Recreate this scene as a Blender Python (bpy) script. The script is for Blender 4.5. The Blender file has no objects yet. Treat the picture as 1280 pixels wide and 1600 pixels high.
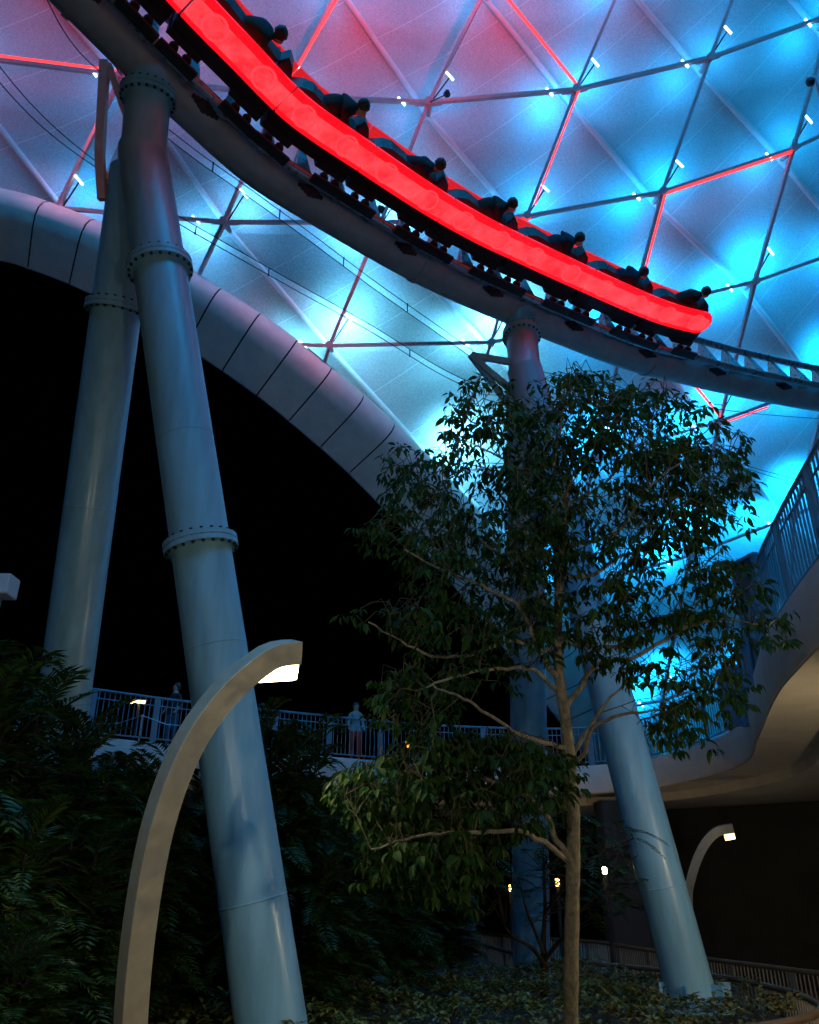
import bpy, math, random
import numpy as np
from mathutils import Vector, Matrix

random.seed(7)
SC = bpy.context.scene
COL = SC.collection
R = math.radians

# ------------------------------------------------------------------ camera
PITCH = R(25.0); FPX = 1250.0; CAMZ = 1.7
cam_d = bpy.data.cameras.new('camera'); cam = bpy.data.objects.new('camera', cam_d); COL.objects.link(cam)
cam.location = (0, 0, CAMZ); cam.rotation_euler = (R(90) + PITCH, 0, 0)
cam_d.sensor_fit = 'HORIZONTAL'; cam_d.sensor_width = 36.0; cam_d.lens = 36.0 * FPX / 1280.0
cam_d.clip_start = 0.05; cam_d.clip_end = 2000
SC.camera = cam
# ------------------------------------------------------------------ night sky
W = bpy.data.worlds.new('World'); SC.world = W; W.use_nodes = True
wn = W.node_tree.nodes; wl = W.node_tree.links
sky = wn.new('ShaderNodeTexSky'); sky.sky_type = 'NISHITA'; sky.sun_disc = False
sky.sun_elevation = R(-4); sky.sun_rotation = R(200)
bg = wn['Background']; bg.inputs['Strength'].default_value = 0.0015
wl.new(sky.outputs[0], bg.inputs['Color'])
SC.view_settings.view_transform = 'Standard'; SC.view_settings.look = 'None'
SC.view_settings.exposure = 0.0; SC.view_settings.gamma = 1.0; SC.view_settings.use_curve_mapping = False
SC.cycles.use_denoising = True
SC.cycles.max_bounces = 4; SC.cycles.diffuse_bounces = 2; SC.cycles.glossy_bounces = 2
SC.cycles.transparent_max_bounces = 8; SC.cycles.sample_clamp_indirect = 4.0
SC.cycles.use_light_tree = True
SC.cycles.use_adaptive_sampling = True; SC.cycles.adaptive_threshold = 0.03; SC.cycles.adaptive_min_samples = 16
# light levels (tuned against the photograph)
CANOPY_W = 100.0        # watts of one canopy floodlight
PATH_LAMP_W = 70.0
TRAIN_L = 1.2
RED_W = 100.0

CP, SP = math.cos(PITCH), math.sin(PITCH)
def P(px, py, d):
    v = (800.0 - py) / FPX
    return Vector(((px - 640.0) / FPX * d, d * (CP - v * SP), CAMZ + d * (SP + v * CP)))
def PZ(px, py, z):
    v = (800.0 - py) / FPX
    return P(px, py, (z - CAMZ) / (SP + v * CP))
def proj(p):
    y, z = p.y, p.z - CAMZ
    d = y * CP + z * SP
    return 640 + FPX * p.x / d, 800 - FPX * (z * CP - y * SP) / d, d
CAM = Vector((0, 0, CAMZ))

# ------------------------------------------------------------------ helpers
class MB:
    def __init__(s): s.v = []; s.f = []; s.m = []; s.uv = []
    def add(s, vs, fs, mi=0, uv=None):
        o = len(s.v); s.v += [tuple(x) for x in vs]
        s.f += [tuple(i + o for i in f) for f in fs]; s.m += [mi] * len(fs)
        s.uv += (uv if uv else [(0.0, 0.0)] * len(vs))
        return s
    def box(s, c, h, ax=None, mi=0):
        X, Y, Z = ax if ax else (Vector((1, 0, 0)), Vector((0, 1, 0)), Vector((0, 0, 1)))
        c = Vector(c); vs = []
        for k in (-1, 1):
            for i, j in ((-1, -1), (1, -1), (1, 1), (-1, 1)):
                vs.append(c + X * h[0] * i + Y * h[1] * j + Z * h[2] * k)
        return s.add(vs, [(3, 2, 1, 0), (4, 5, 6, 7), (0, 1, 5, 4), (1, 2, 6, 5), (2, 3, 7, 6), (3, 0, 4, 7)], mi)
    def sweep(s, prof, frames, caps=True, closed=True, mi=0):
        """prof: list of (a,b) or function k->list; frames: (p, A, B)"""
        vs = []; n = None
        for k, (p, A, B) in enumerate(frames):
            pr = prof(k) if callable(prof) else prof
            n = len(pr)
            for a, b in pr: vs.append(p + A * a + B * b)
        fs = []; m = len(frames)
        for k in range(m - 1):
            for i in range(n if closed else n - 1):
                j = (i + 1) % n
                fs.append((k * n + i, k * n + j, (k + 1) * n + j, (k + 1) * n + i))
        if caps and closed:
            fs.append(tuple(reversed(range(n)))); fs.append(tuple(range((m - 1) * n, m * n)))
        return s.add(vs, fs, mi)
    def tube(s, pts, r, n=10, caps=True, mi=0):
        pts = [Vector(p) for p in pts]
        rs = r if isinstance(r, (list, tuple)) else [r] * len(pts)
        fr = frames_of(pts)
        c = [(math.cos(2 * math.pi * i / n), math.sin(2 * math.pi * i / n)) for i in range(n)]
        return s.sweep(lambda k: [(x * rs[k], y * rs[k]) for x, y in c], fr, caps, True, mi)
    def build(s, name, mats, parent=None, smooth=False, fix=True):
        me = bpy.data.meshes.new(name); me.from_pydata(s.v, [], s.f)
        for m in (mats if isinstance(mats, (list, tuple)) else [mats]): me.materials.append(m)
        if any(s.m): me.polygons.foreach_set('material_index', s.m)
        if any(u != (0.0, 0.0) for u in s.uv):
            L = me.uv_layers.new(name='UVMap')
            for lp in me.loops: L.data[lp.index].uv = s.uv[lp.vertex_index]
        if fix:
            import bmesh
            b = bmesh.new(); b.from_mesh(me); bmesh.ops.recalc_face_normals(b, faces=b.faces); b.to_mesh(me); b.free()
        if smooth:
            me.polygons.foreach_set('use_smooth', [True] * len(me.polygons))
            try: me.set_sharp_from_angle(angle=R(40))
            except Exception: pass
        me.update()
        return link(name, me, parent)
def link(name, me, parent=None):
    o = bpy.data.objects.new(name, me); COL.objects.link(o)
    if parent: o.parent = parent
    return o
def frames_of(pts):
    out = []; prevA = None; n = len(pts)
    for k in range(n):
        T = (pts[min(k + 1, n - 1)] - pts[max(k - 1, 0)]).normalized()
        if prevA is None:
            ref = Vector((0, 0, 1)) if abs(T.z) < 0.9 else Vector((0, 1, 0))
            A = T.cross(ref).normalized()
        else:
            A = (prevA - T * prevA.dot(T)).normalized()
        B = T.cross(A).normalized(); prevA = A
        out.append((pts[k], A, B))
    return out
def catmull(pts, step=0.25):
    pts = [Vector(p) for p in pts]
    e = [pts[0] * 2 - pts[1]] + pts + [pts[-1] * 2 - pts[-2]]
    out = []
    for k in range(1, len(e) - 2):
        a, b, c, d = e[k - 1], e[k], e[k + 1], e[k + 2]
        n = max(2, int((c - b).length / step))
        for i in range(n):
            t = i / n
            out.append(0.5 * (2 * b + (c - a) * t + (2 * a - 5 * b + 4 * c - d) * t * t + (3 * b - a - 3 * c + d) * t ** 3))
    out.append(e[-2].copy())
    return out
def empty(name, loc=(0, 0, 0)):
    o = bpy.data.objects.new(name, None); COL.objects.link(o); o.location = loc; o.empty_display_size = 0.2
    return o
def tag(o, label=None, cat=None, group=None, kind=None):
    if label: o['label'] = label
    if cat: o['category'] = cat
    if group: o['group'] = group
    if kind: o['kind'] = kind
    return o
def stuff(o): o['kind'] = 'stuff'; return o
def circle(r, n): return [(r * math.cos(2 * math.pi * i / n), r * math.sin(2 * math.pi * i / n)) for i in range(n)]

# ------------------------------------------------------------------ materials
def newmat(name):
    m = bpy.data.materials.new(name); m.use_nodes = True
    return m, m.node_tree.nodes, m.node_tree.links, m.node_tree.nodes['Principled BSDF']
def mat(name, col, rough=0.5, metal=0.0, var=0.15, scale=6.0, bump=0.0, bscale=40.0, coat=0.0, stretch=(1, 1, 1), spec=0.5):
    m, n, l, b = newmat(name)
    tc = n.new('ShaderNodeTexCoord'); mp = n.new('ShaderNodeMapping'); mp.inputs['Scale'].default_value = stretch
    l.new(tc.outputs['Object'], mp.inputs['Vector'])
    nz = n.new('ShaderNodeTexNoise'); nz.inputs['Scale'].default_value = scale; nz.inputs['Detail'].default_value = 6
    nz.inputs['Roughness'].default_value = 0.62
    l.new(mp.outputs[0], nz.inputs['Vector'])
    cr = n.new('ShaderNodeValToRGB')
    cr.color_ramp.elements[0].position = 0.3; cr.color_ramp.elements[1].position = 0.7
    cr.color_ramp.elements[0].color = [c * (1 - var) for c in col] + [1]
    cr.color_ramp.elements[1].color = [min(1, c * (1 + var)) for c in col] + [1]
    l.new(nz.outputs['Fac'], cr.inputs['Fac']); l.new(cr.outputs['Color'], b.inputs['Base Color'])
    rr = n.new('ShaderNodeMapRange'); rr.inputs['To Min'].default_value = max(0.02, rough - 0.1); rr.inputs['To Max'].default_value = min(1, rough + 0.12)
    l.new(nz.outputs['Fac'], rr.inputs['Value']); l.new(rr.outputs[0], b.inputs['Roughness'])
    b.inputs['Metallic'].default_value = metal; b.inputs['Specular IOR Level'].default_value = spec
    if coat: b.inputs['Coat Weight'].default_value = coat; b.inputs['Coat Roughness'].default_value = 0.15
    if bump:
        n2 = n.new('ShaderNodeTexNoise'); n2.inputs['Scale'].default_value = bscale; n2.inputs['Detail'].default_value = 4
        l.new(mp.outputs[0], n2.inputs['Vector'])
        bp = n.new('ShaderNodeBump'); bp.inputs['Strength'].default_value = bump; bp.inputs['Distance'].default_value = 0.02
        l.new(n2.outputs['Fac'], bp.inputs['Height']); l.new(bp.outputs[0], b.inputs['Normal'])
    return m
def emit(name, col, strength, base=(0.02, 0.02, 0.02), sample=True):
    m, n, l, b = newmat(name)
    b.inputs['Base Color'].default_value = (*base, 1); b.inputs['Emission Color'].default_value = (*col, 1)
    b.inputs['Emission Strength'].default_value = strength
    if not sample: m.cycles.emission_sampling = 'NONE'
    b.inputs['Roughness'].default_value = 0.3
    return m
def leafmat(name, c1, c2, transl=0.25, rough=0.45):
    m, n, l, b = newmat(name)
    g = n.new('ShaderNodeNewGeometry'); cr = n.new('ShaderNodeValToRGB')
    cr.color_ramp.elements[0].color = (*c1, 1); cr.color_ramp.elements[1].color = (*c2, 1)
    l.new(g.outputs['Random Per Island'], cr.inputs['Fac']); l.new(cr.outputs['Color'], b.inputs['Base Color'])
    b.inputs['Roughness'].default_value = rough; b.inputs['Specular IOR Level'].default_value = 0.25
    tr = n.new('ShaderNodeBsdfTranslucent'); l.new(cr.outputs['Color'], tr.inputs['Color'])
    mx = n.new('ShaderNodeMixShader'); mx.inputs[0].default_value = transl
    l.new(b.outputs[0], mx.inputs[1]); l.new(tr.outputs[0], mx.inputs[2]); l.new(mx.outputs[0], n['Material Output'].inputs['Surface'])
    return m
M = {}
M['column'] = mat('column_paint', (0.24, 0.49, 0.61), 0.34, 0, 0.16, 5.0, 0.10, 60, coat=0.1, stretch=(1, 1, 0.12))
M['spine'] = mat('track_paint', (0.30, 0.31, 0.33), 0.42, 0, 0.16, 4.0, 0.05, 50)
M['rail'] = mat('rail_steel', (0.42, 0.42, 0.46), 0.28, 0.6, 0.15, 8.0)
M['darksteel'] = mat('dark_steel', (0.025, 0.025, 0.03), 0.5, 0.2, 0.4, 10.0, 0.1)
M['strut'] = mat('strut_paint', (0.80, 0.45, 0.47), 0.45, 0, 0.12, 5.0)
M['tube'] = mat('seam_tube_fabric', (0.88, 0.90, 0.92), 0.5, 0, 0.06, 5.0)
M['clad'] = mat('cladding', (0.80, 0.74, 0.68), 0.55, 0, 0.10, 2.2, 0.08, 25)
M['joint'] = mat('joint_gasket', (0.01, 0.01, 0.01), 0.8, 0, 0.2)
M['plaster'] = mat('white_plaster', (0.80, 0.80, 0.79), 0.75, 0, 0.08, 2.5, 0.15, 60)
M['soffit'] = mat('tan_plaster', (0.62, 0.58, 0.49), 0.8, 0, 0.10, 2.0, 0.2, 40)
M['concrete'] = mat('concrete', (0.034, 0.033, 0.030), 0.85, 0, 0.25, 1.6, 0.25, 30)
M['slate'] = mat('slate_wall', (0.09, 0.10, 0.13), 0.8, 0, 0.2, 2.0, 0.15)
M['railblue'] = mat('railing_paint', (0.16, 0.27, 0.36), 0.4, 0.1, 0.15, 6.0)
M['fence'] = mat('fence_steel', (0.26, 0.25, 0.22), 0.4, 0.5, 0.2, 6.0)
M['handrail'] = mat('handrail_wood', (0.10, 0.065, 0.04), 0.5, 0, 0.3, 6.0)
M['lamp'] = mat('lamp_metal', (0.66, 0.57, 0.40), 0.42, 0.1, 0.10, 12.0, 0.08, 120)
M['lampdark'] = mat('lamp_back', (0.05, 0.07, 0.10), 0.4, 0.2, 0.2, 6.0)
M['soil'] = mat('soil', (0.045, 0.032, 0.022), 0.95, 0, 0.45, 4.0, 0.6, 25)
M['paving'] = mat('paving', (0.16, 0.15, 0.14), 0.8, 0, 0.25, 1.2, 0.2, 40)
M['bark'] = mat('bark', (0.27, 0.235, 0.165), 0.85, 0, 0.5, 22.0, 0.6, 55, stretch=(1, 1, 0.55))
M['twig'] = mat('twig_bark', (0.085, 0.08, 0.04), 0.85, 0, 0.3, 20.0)
M['darkbark'] = mat('dark_bark', (0.035, 0.022, 0.014), 0.9, 0, 0.4, 18.0, 0.5, 40)
M['leaf'] = leafmat('tree_leaf', (0.010, 0.040, 0.007), (0.042, 0.105, 0.014), 0.25, 0.6)
M['frond'] = leafmat('frond_leaf', (0.010, 0.032, 0.005), (0.045, 0.095, 0.010), 0.2)
M['cover'] = leafmat('ground_cover_leaf', (0.045, 0.058, 0.008), (0.24, 0.19, 0.03), 0.15)
M['black'] = mat('black_plastic', (0.012, 0.012, 0.014), 0.45, 0, 0.3)
M['white'] = mat('white_shell', (0.62, 0.65, 0.66), 0.4, 0, 0.05)
M['red_band'] = emit('red_light_band', (1.0, 0.030, 0.045), TRAIN_L)
_n, _l = M['red_band'].node_tree.nodes, M['red_band'].node_tree.links
_tc = _n.new('ShaderNodeTexCoord'); _nz = _n.new('ShaderNodeTexNoise'); _nz.inputs['Scale'].default_value = 2.2; _nz.inputs['Detail'].default_value = 5; _nz.inputs['Roughness'].default_value = 0.7
_cr = _n.new('ShaderNodeValToRGB'); _cr.color_ramp.elements[0].position = 0.3; _cr.color_ramp.elements[1].position = 0.72
_cr.color_ramp.elements[0].color = (0.9, 0.008, 0.018, 1); _cr.color_ramp.elements[1].color = (1.0, 0.085, 0.105, 1)
_l.new(_tc.outputs['Object'], _nz.inputs['Vector']); _l.new(_nz.outputs['Fac'], _cr.inputs['Fac']); _l.new(_cr.outputs['Color'], _n['Principled BSDF'].inputs['Emission Color'])
M['red_edge'] = emit('red_band_edge', (1.0, 0.004, 0.012), TRAIN_L)
M['red_far'] = emit('red_light_band_far_side', (1.0, 0.019, 0.03), TRAIN_L * 0.55)
M['red_ring'] = emit('red_wheel_ring', (1.0, 0.05, 0.068), TRAIN_L, sample=False)
M['led'] = emit('red_led', (1.0, 0.035, 0.035), 2.8)
M['flood'] = emit('blue_white_lens', (0.45, 0.85, 1.0), 6.0, sample=False)
M['warm'] = emit('warm_lens', (1.0, 0.80, 0.46), 22.0, sample=False)
M['warm_far'] = emit('warm_far_lens', (1.0, 0.66, 0.26), 4.0, sample=False)
M['amber'] = emit('amber_lens', (1.0, 0.48, 0.12), 25.0, sample=False)
M['orange'] = emit('orange_lantern', (1.0, 0.34, 0.02), 2.2, sample=False)
M['skin'] = mat('skin', (0.42, 0.24, 0.17), 0.55, 0, 0.06)
M['hair'] = mat('hair', (0.03, 0.02, 0.015), 0.6, 0, 0.3)
def cloth(name, c): return mat(name, c, 0.85, 0, 0.15, 14.0, 0.2, 60)
M['c_dark'] = cloth('dark_cloth', (0.018, 0.018, 0.022)); M['c_pale'] = cloth('pale_cloth', (0.34, 0.29, 0.27))
M['c_red'] = cloth('red_cloth', (0.55, 0.05, 0.025)); M['c_jean'] = cloth('denim', (0.05, 0.07, 0.12)); M['c_grey'] = cloth('grey_cloth', (0.25, 0.24, 0.26))
M['c_navy'] = cloth('navy_cloth', (0.012, 0.016, 0.035)); M['c_brown'] = cloth('brown_cloth', (0.03, 0.018, 0.012))
M['wood'] = mat('brown_board', (0.24, 0.12, 0.06), 0.6, 0, 0.3, 8)

def panel_mat():
    m, n, l, b = newmat('canopy_membrane')
    uv = n.new('ShaderNodeUVMap'); uv.uv_map = 'UVMap'; sx = n.new('ShaderNodeSeparateXYZ'); l.new(uv.outputs[0], sx.inputs[0])
    mu = n.new('ShaderNodeMath'); mu.operation = 'MULTIPLY'; mu.inputs[1].default_value = 1.5; l.new(sx.outputs[1], mu.inputs[0])
    fr = n.new('ShaderNodeMath'); fr.operation = 'FRACT'; l.new(mu.outputs[0], fr.inputs[0])
    sub = n.new('ShaderNodeMath'); sub.operation = 'SUBTRACT'; sub.inputs[1].default_value = 0.5; l.new(fr.outputs[0], sub.inputs[0])
    ab = n.new('ShaderNodeMath'); ab.operation = 'ABSOLUTE'; l.new(sub.outputs[0], ab.inputs[0])
    lt = n.new('ShaderNodeMath'); lt.operation = 'LESS_THAN'; lt.inputs[1].default_value = 0.006; l.new(ab.outputs[0], lt.inputs[0])
    tc = n.new('ShaderNodeTexCoord')
    nz = n.new('ShaderNodeTexNoise'); nz.inputs['Scale'].default_value = 16; nz.inputs['Detail'].default_value = 8; nz.inputs['Roughness'].default_value = 0.8
    l.new(tc.outputs['Object'], nz.inputs['Vector'])
    n2 = n.new('ShaderNodeTexNoise'); n2.inputs['Scale'].default_value = 0.5; n2.inputs['Detail'].default_value = 3
    l.new(tc.outputs['Object'], n2.inputs['Vector'])
    n2.inputs['Scale'].default_value = 60
    ad = n.new('ShaderNodeMath'); ad.operation = 'ADD'; l.new(nz.outputs['Fac'], ad.inputs[0]); l.new(n2.outputs['Fac'], ad.inputs[1])
    cr = n.new('ShaderNodeValToRGB'); cr.color_ramp.elements[0].position = 0.72; cr.color_ramp.elements[1].position = 1.28
    cr.color_ramp.elements[0].color = (0.40, 0.42, 0.44, 1); cr.color_ramp.elements[1].color = (0.80, 0.81, 0.82, 1)
    hf = n.new('ShaderNodeMath'); hf.operation = 'MULTIPLY'; hf.inputs[1].default_value = 1.0; l.new(ad.outputs[0], hf.inputs[0])
    mr = n.new('ShaderNodeMapRange'); mr.inputs['From Min'].default_value = 0.6; mr.inputs['From Max'].default_value = 1.4
    l.new(hf.outputs[0], mr.inputs['Value'])
    cr.color_ramp.elements[0].position = 0.2; cr.color_ramp.elements[1].position = 0.8
    l.new(mr.outputs[0], cr.inputs['Fac'])
    mx = n.new('ShaderNodeMix'); mx.data_type = 'RGBA'; mx.inputs[7].default_value = (0.92, 0.94, 0.95, 1)
    l.new(lt.outputs[0], mx.inputs[0]); l.new(cr.outputs['Color'], mx.inputs[6]); l.new(mx.outputs[2], b.inputs['Base Color'])
    b.inputs['Roughness'].default_value = 0.55; b.inputs['Specular IOR Level'].default_value = 0.3
    return m
M['panel'] = panel_mat()
def net_mat():
    m, n, l, b = newmat('safety_netting')
    b.inputs['Base Color'].default_value = (0.03, 0.05, 0.08, 1); b.inputs['Roughness'].default_value = 0.8
    t = n.new('ShaderNodeBsdfTransparent'); mx = n.new('ShaderNodeMixShader')
    tc = n.new('ShaderNodeTexCoord'); nz = n.new('ShaderNodeTexNoise'); nz.inputs['Scale'].default_value = 30
    l.new(tc.outputs['Object'], nz.inputs['Vector'])
    mr = n.new('ShaderNodeMapRange'); mr.inputs['To Min'].default_value = 0.38; mr.inputs['To Max'].default_value = 0.62
    l.new(nz.outputs['Fac'], mr.inputs['Value']); l.new(mr.outputs[0], mx.inputs[0])
    l.new(t.outputs[0], mx.inputs[1]); l.new(b.outputs[0], mx.inputs[2]); l.new(mx.outputs[0], n['Material Output'].inputs['Surface'])
    return m
M['net'] = net_mat()

def add_light(name, kind, loc, power, col, parent=None, aim=None, radius=0.1, cone=None, blend=0.4):
    L = bpy.data.lights.new(name, kind); L.energy = power; L.color = col
    if kind in ('POINT', 'SPOT'): L.shadow_soft_size = radius
    if kind == 'SPOT':
        L.spot_size = cone or R(150); L.spot_blend = blend
    o = bpy.data.objects.new(name, L); COL.objects.link(o)
    o.location = loc
    if aim is not None: o.rotation_euler = Vector(aim).to_track_quat('-Z', 'Y').to_euler()
    if parent: o.parent = parent
    return o

# =================================================================== SETTING
g = MB(); g.add([(-600, -600, -0.8), (600, -600, -0.8), (600, 600, -0.8), (-600, 600, -0.8)], [(0, 1, 2, 3)])
tag(g.build('ground', M['paving']), kind='structure')

FENCE_Z = 0.30
near_fence = catmull([PZ(x, y, FENCE_Z) for x, y in ((735, 1470), (800, 1488), (870, 1500), (960, 1509), (1100, 1523), (1180, 1537), (1245, 1553), (1283, 1573), (1262, 1590), (1180, 1606), (1060, 1630))], 0.12)
bed = MB()
edge = [Vector((p.x, p.y, 0)) for p in near_fence[::3]]
# raised planting bed: bounded by the near fence, reaching far to the left
outline = [Vector((edge[0].x - 1, 30, 0))] + [e - (e - Vector((0, 9, 0))).normalized() * 0.25 for e in edge] + [Vector((2.5, 2.0, 0)), Vector((2.5, -12, 0)), Vector((-60, -12, 0)), Vector((-60, 30, 0))]
n = len(outline)
bed.add(outline + [Vector((p.x, p.y, -0.85)) for p in outline], [tuple(range(n))] + [(i, (i + 1) % n, (i + 1) % n + n, i + n) for i in range(n)])
tag(bed.build('planting_bed_ground', M['soil']), kind='structure')

# =================================================================== CANOPY
meas = {(0, 1): (190, 118), (1, 1): (435, 150), (2, 1): (670, 160), (3, 1): (900, 140), (4, 1): (1110, 90), (5, 1): (1300, 22),
        (0, 2): (90, 325), (1, 2): (350, 347), (2, 2): (595, 348), (3, 2): (823, 338), (4, 2): (1035, 300), (5, 2): (1240, 232),
        (1, 3): (262, 532), (2, 3): (515, 540), (3, 3): (768, 535), (4, 3): (985, 488), (5, 3): (1180, 440), (6, 3): (1362, 375),
        (5, 4): (1125, 658), (4, 4): (930, 715), (6, 4): (1298, 595), (5, 5): (1078, 868), (6, 5): (1240, 806), (4, 5): (880, 925),
        (1, 0): (538, -30), (2, 0): (765, -28), (3, 0): (985, -55), (4, 0): (1185, -110), (0, 0): (285, -60)}
A_ = np.array([[1, i, j, i * i, i * j, j * j] for i, j in meas]); bx_ = np.array([meas[k][0] for k in meas]); by_ = np.array([meas[k][1] for k in meas])
cx_ = np.linalg.lstsq(A_, bx_, rcond=None)[0]; cy_ = np.linalg.lstsq(A_, by_, rcond=None)[0]
def nodepx(i, j):
    if (i, j) in meas: return meas[(i, j)]
    q = np.array([1, i, j, i * i, i * j, j * j]); return float(q @ cx_), float(q @ cy_)
def Dep(x, y): return 25.0 + (6.0 * ((y - 300) / 760.0) ** 1.6 if y > 300 else 0.0) + (x - 640) / 640.0 * 0.8
def node(i, j):
    x, y = nodepx(i, j); return P(x, y, Dep(x, y))
NODES = {(i, j): node(i, j) for i in range(-2, 9) for j in range(-2, 9)}
for j in range(-3, -9, -1):        # the shell goes on overhead and comes down behind the viewer
    for i in range(-2, 9):
        a, b = NODES[(i, j + 1)], NODES[(i, j + 2)]
        st = a - b; st.x = -0.25 * st.x if j == -3 else st.x * 0.9
        NODES[(i, j)] = a + (Matrix.Rotation(R(21), 3, 'X') @ st).normalized() * 5.0
OUT = Vector((0.0, CP * 0.985, SP * 1.0)).normalized()      # outward (skyward) normal of the steep shell
RIM = [(-320, 330), (-150, 322), (0, 343), (75, 365), (150, 395), (225, 432), (300, 476), (375, 524), (450, 578), (525, 640), (600, 708), (700, 812), (800, 930), (900, 1060), (1000, 1200), (1080, 1330)]
def rim_y(x):
    for (x0, y0), (x1, y1) in zip(RIM, RIM[1:]):
        if x0 <= x <= x1: return y0 + (y1 - y0) * (x - x0) / (x1 - x0)
    return RIM[0][1] if x < RIM[0][0] else 3000
def inside(p):
    if p.z > 24 or p.y < 12: return True
    x, y, d = proj(p); return y < rim_y(x)

def out_at(i, j):
    if j >= -2: return OUT
    a = NODES[(i, j)]; b = NODES.get((i + 1, j), None); e = -1 if b is None else 1
    b = NODES[(i + e, j)]; c = NODES[(i, j + 1)]
    n_ = ((b - a) * e).cross(a - c).normalized()
    return n_ if n_.dot(a - Vector((a.x * 0.5, 8, 4))) > 0 else -n_
canopy = tag(empty('canopy', (P(640, 400, 25)[0], P(640, 400, 25)[1], 0)),
             'huge curved membrane canopy of triangular panels glowing blue, steel lattice beneath', 'canopy')
def lat(u, v):
    """canopy surface point at lattice coordinates, at strut level"""
    i, j = math.floor(u), math.floor(v); fu, fv = u - i, v - j
    if fu >= fv:  a, b, c = NODES[(i, j)], NODES[(i + 1, j)], NODES[(i + 1, j + 1)]; return a + (b - a) * fu + (c - b) * fv
    a, b, c = NODES[(i, j)], NODES[(i, j + 1)], NODES[(i + 1, j + 1)]; return a + (c - b) * fu + (b - a) * fv
def fold(u, v):
    s = (u - v) - math.floor(u - v)
    return 0.42 + 0.75 * (4 * s * (1 - s)) ** 0.8
NS = 9; MOFF = 0.95
for i in range(-2, 8):
    for j in range(-8, 8):
        for tri in ((0, 0, 1, 0, 1, 1), (0, 0, 1, 1, 0, 1)):
            c3 = [(i + tri[0], j + tri[1]), (i + tri[2], j + tri[3]), (i + tri[4], j + tri[5])]
            xs = [proj(NODES[c]) for c in c3]
            if j >= -2 and (min(x for x, y, d in xs) > 1750 or max(x for x, y, d in xs) < -450 or max(y for x, y, d in xs) < -520 or min(y for x, y, d in xs) > 1250): continue
            vs = []; uvs = []; idx = {}; OV = [out_at(*c) for c in c3]
            for a in range(NS + 1):
                for b in range(NS + 1 - a):
                    w = ((NS - a - b) / NS, a / NS, b / NS)
                    u = sum(w[k] * c3[k][0] for k in range(3)); v = sum(w[k] * c3[k][1] for k in range(3))
                    p = sum((NODES[c3[k]] * w[k] for k in range(3)), Vector())
                    OUTV = sum((OV[k] * w[k] for k in range(3)), Vector()).normalized()
                    cross = w[0] * c3[0][0] + w[1] * c3[1][0] + w[2] * c3[2][0] - v
                    s = (u - v) - (i - j if tri[2:] == (1, 0, 1, 1) else i - j - 1)
                    s = min(1, max(0, s))
                    p = p + OUTV * (MOFF + 0.17 * (4 * s * (1 - s)))
                    idx[(a, b)] = len(vs); vs.append(p); uvs.append((u - v, u + v + 20.0))
            fs = []
            for a in range(NS):
                for b in range(NS - a):
                    t = [(idx[(a, b)], idx[(a + 1, b)], idx[(a, b + 1)])]
                    if a + b < NS - 1: t.append((idx[(a + 1, b)], idx[(a + 1, b + 1)], idx[(a, b + 1)]))
                    for f in t:
                        if inside((vs[f[0]] + vs[f[1]] + vs[f[2]]) / 3): fs.append(f)
            if fs and len(fs) < NS * NS:
                par = {q: q for f in fs for q in f}
                def fnd(q):
                    while par[q] != q: q = par[q]
                    return q
                for f in fs:
                    for q in f[1:]: par[fnd(q)] = fnd(f[0])
                grp = {}
                for f in fs: grp.setdefault(fnd(f[0]), []).append(f)
                fs = max(grp.values(), key=len); keep = sorted({q for f in fs for q in f}); mp_ = {q: k for k, q in enumerate(keep)}
                vs = [vs[q] for q in keep]; uvs = [uvs[q] for q in keep]; fs = [tuple(mp_[q] for q in f) for f in fs]
            if len(fs) > 2:
                m = MB(); m.add(vs, fs, 0, uvs); o = m.build('membrane_panel', M['panel'], None, True, fix=False)
                o.parent = canopy; o.matrix_parent_inverse = canopy.matrix_world.inverted() if False else Matrix.Translation(-Vector(canopy.location))
INV = Matrix.Translation(-Vector(canopy.location))
def cpart(o, inv=None, par=None):
    o.parent = par or canopy; o.matrix_parent_inverse = INV if par is None else Matrix(); return o
def clipseg(a, b):
    """keep the part of a-b inside the rim; None if outside"""
    ia, ib = inside(a), inside(b)
    if not ia and not ib: return None
    if ia and ib: return a, b
    lo, hi = (a, b) if ia else (b, a)
    x, y = lo.copy(), hi.copy()
    for _ in range(14):
        m = (x + y) / 2
        if inside(m): x = m
        else: y = m
    return (a, x) if ia else (x, b)
def bar(a, b, w, h, name, m):
    T = (b - a).normalized(); X = T.cross(OUT).normalized(); Y = X.cross(T)
    mb = MB(); mb.sweep([(-w, -h), (w, -h), (w, h), (-w, h)], [(a, X, Y), (b, X, Y)])
    return cpart(mb.build(name, m))
def visible_cell(k):
    x, y, d = proj(NODES[k]); return k[1] < -2 or (-420 < x < 1700 and -480 < y < 1240)
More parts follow.
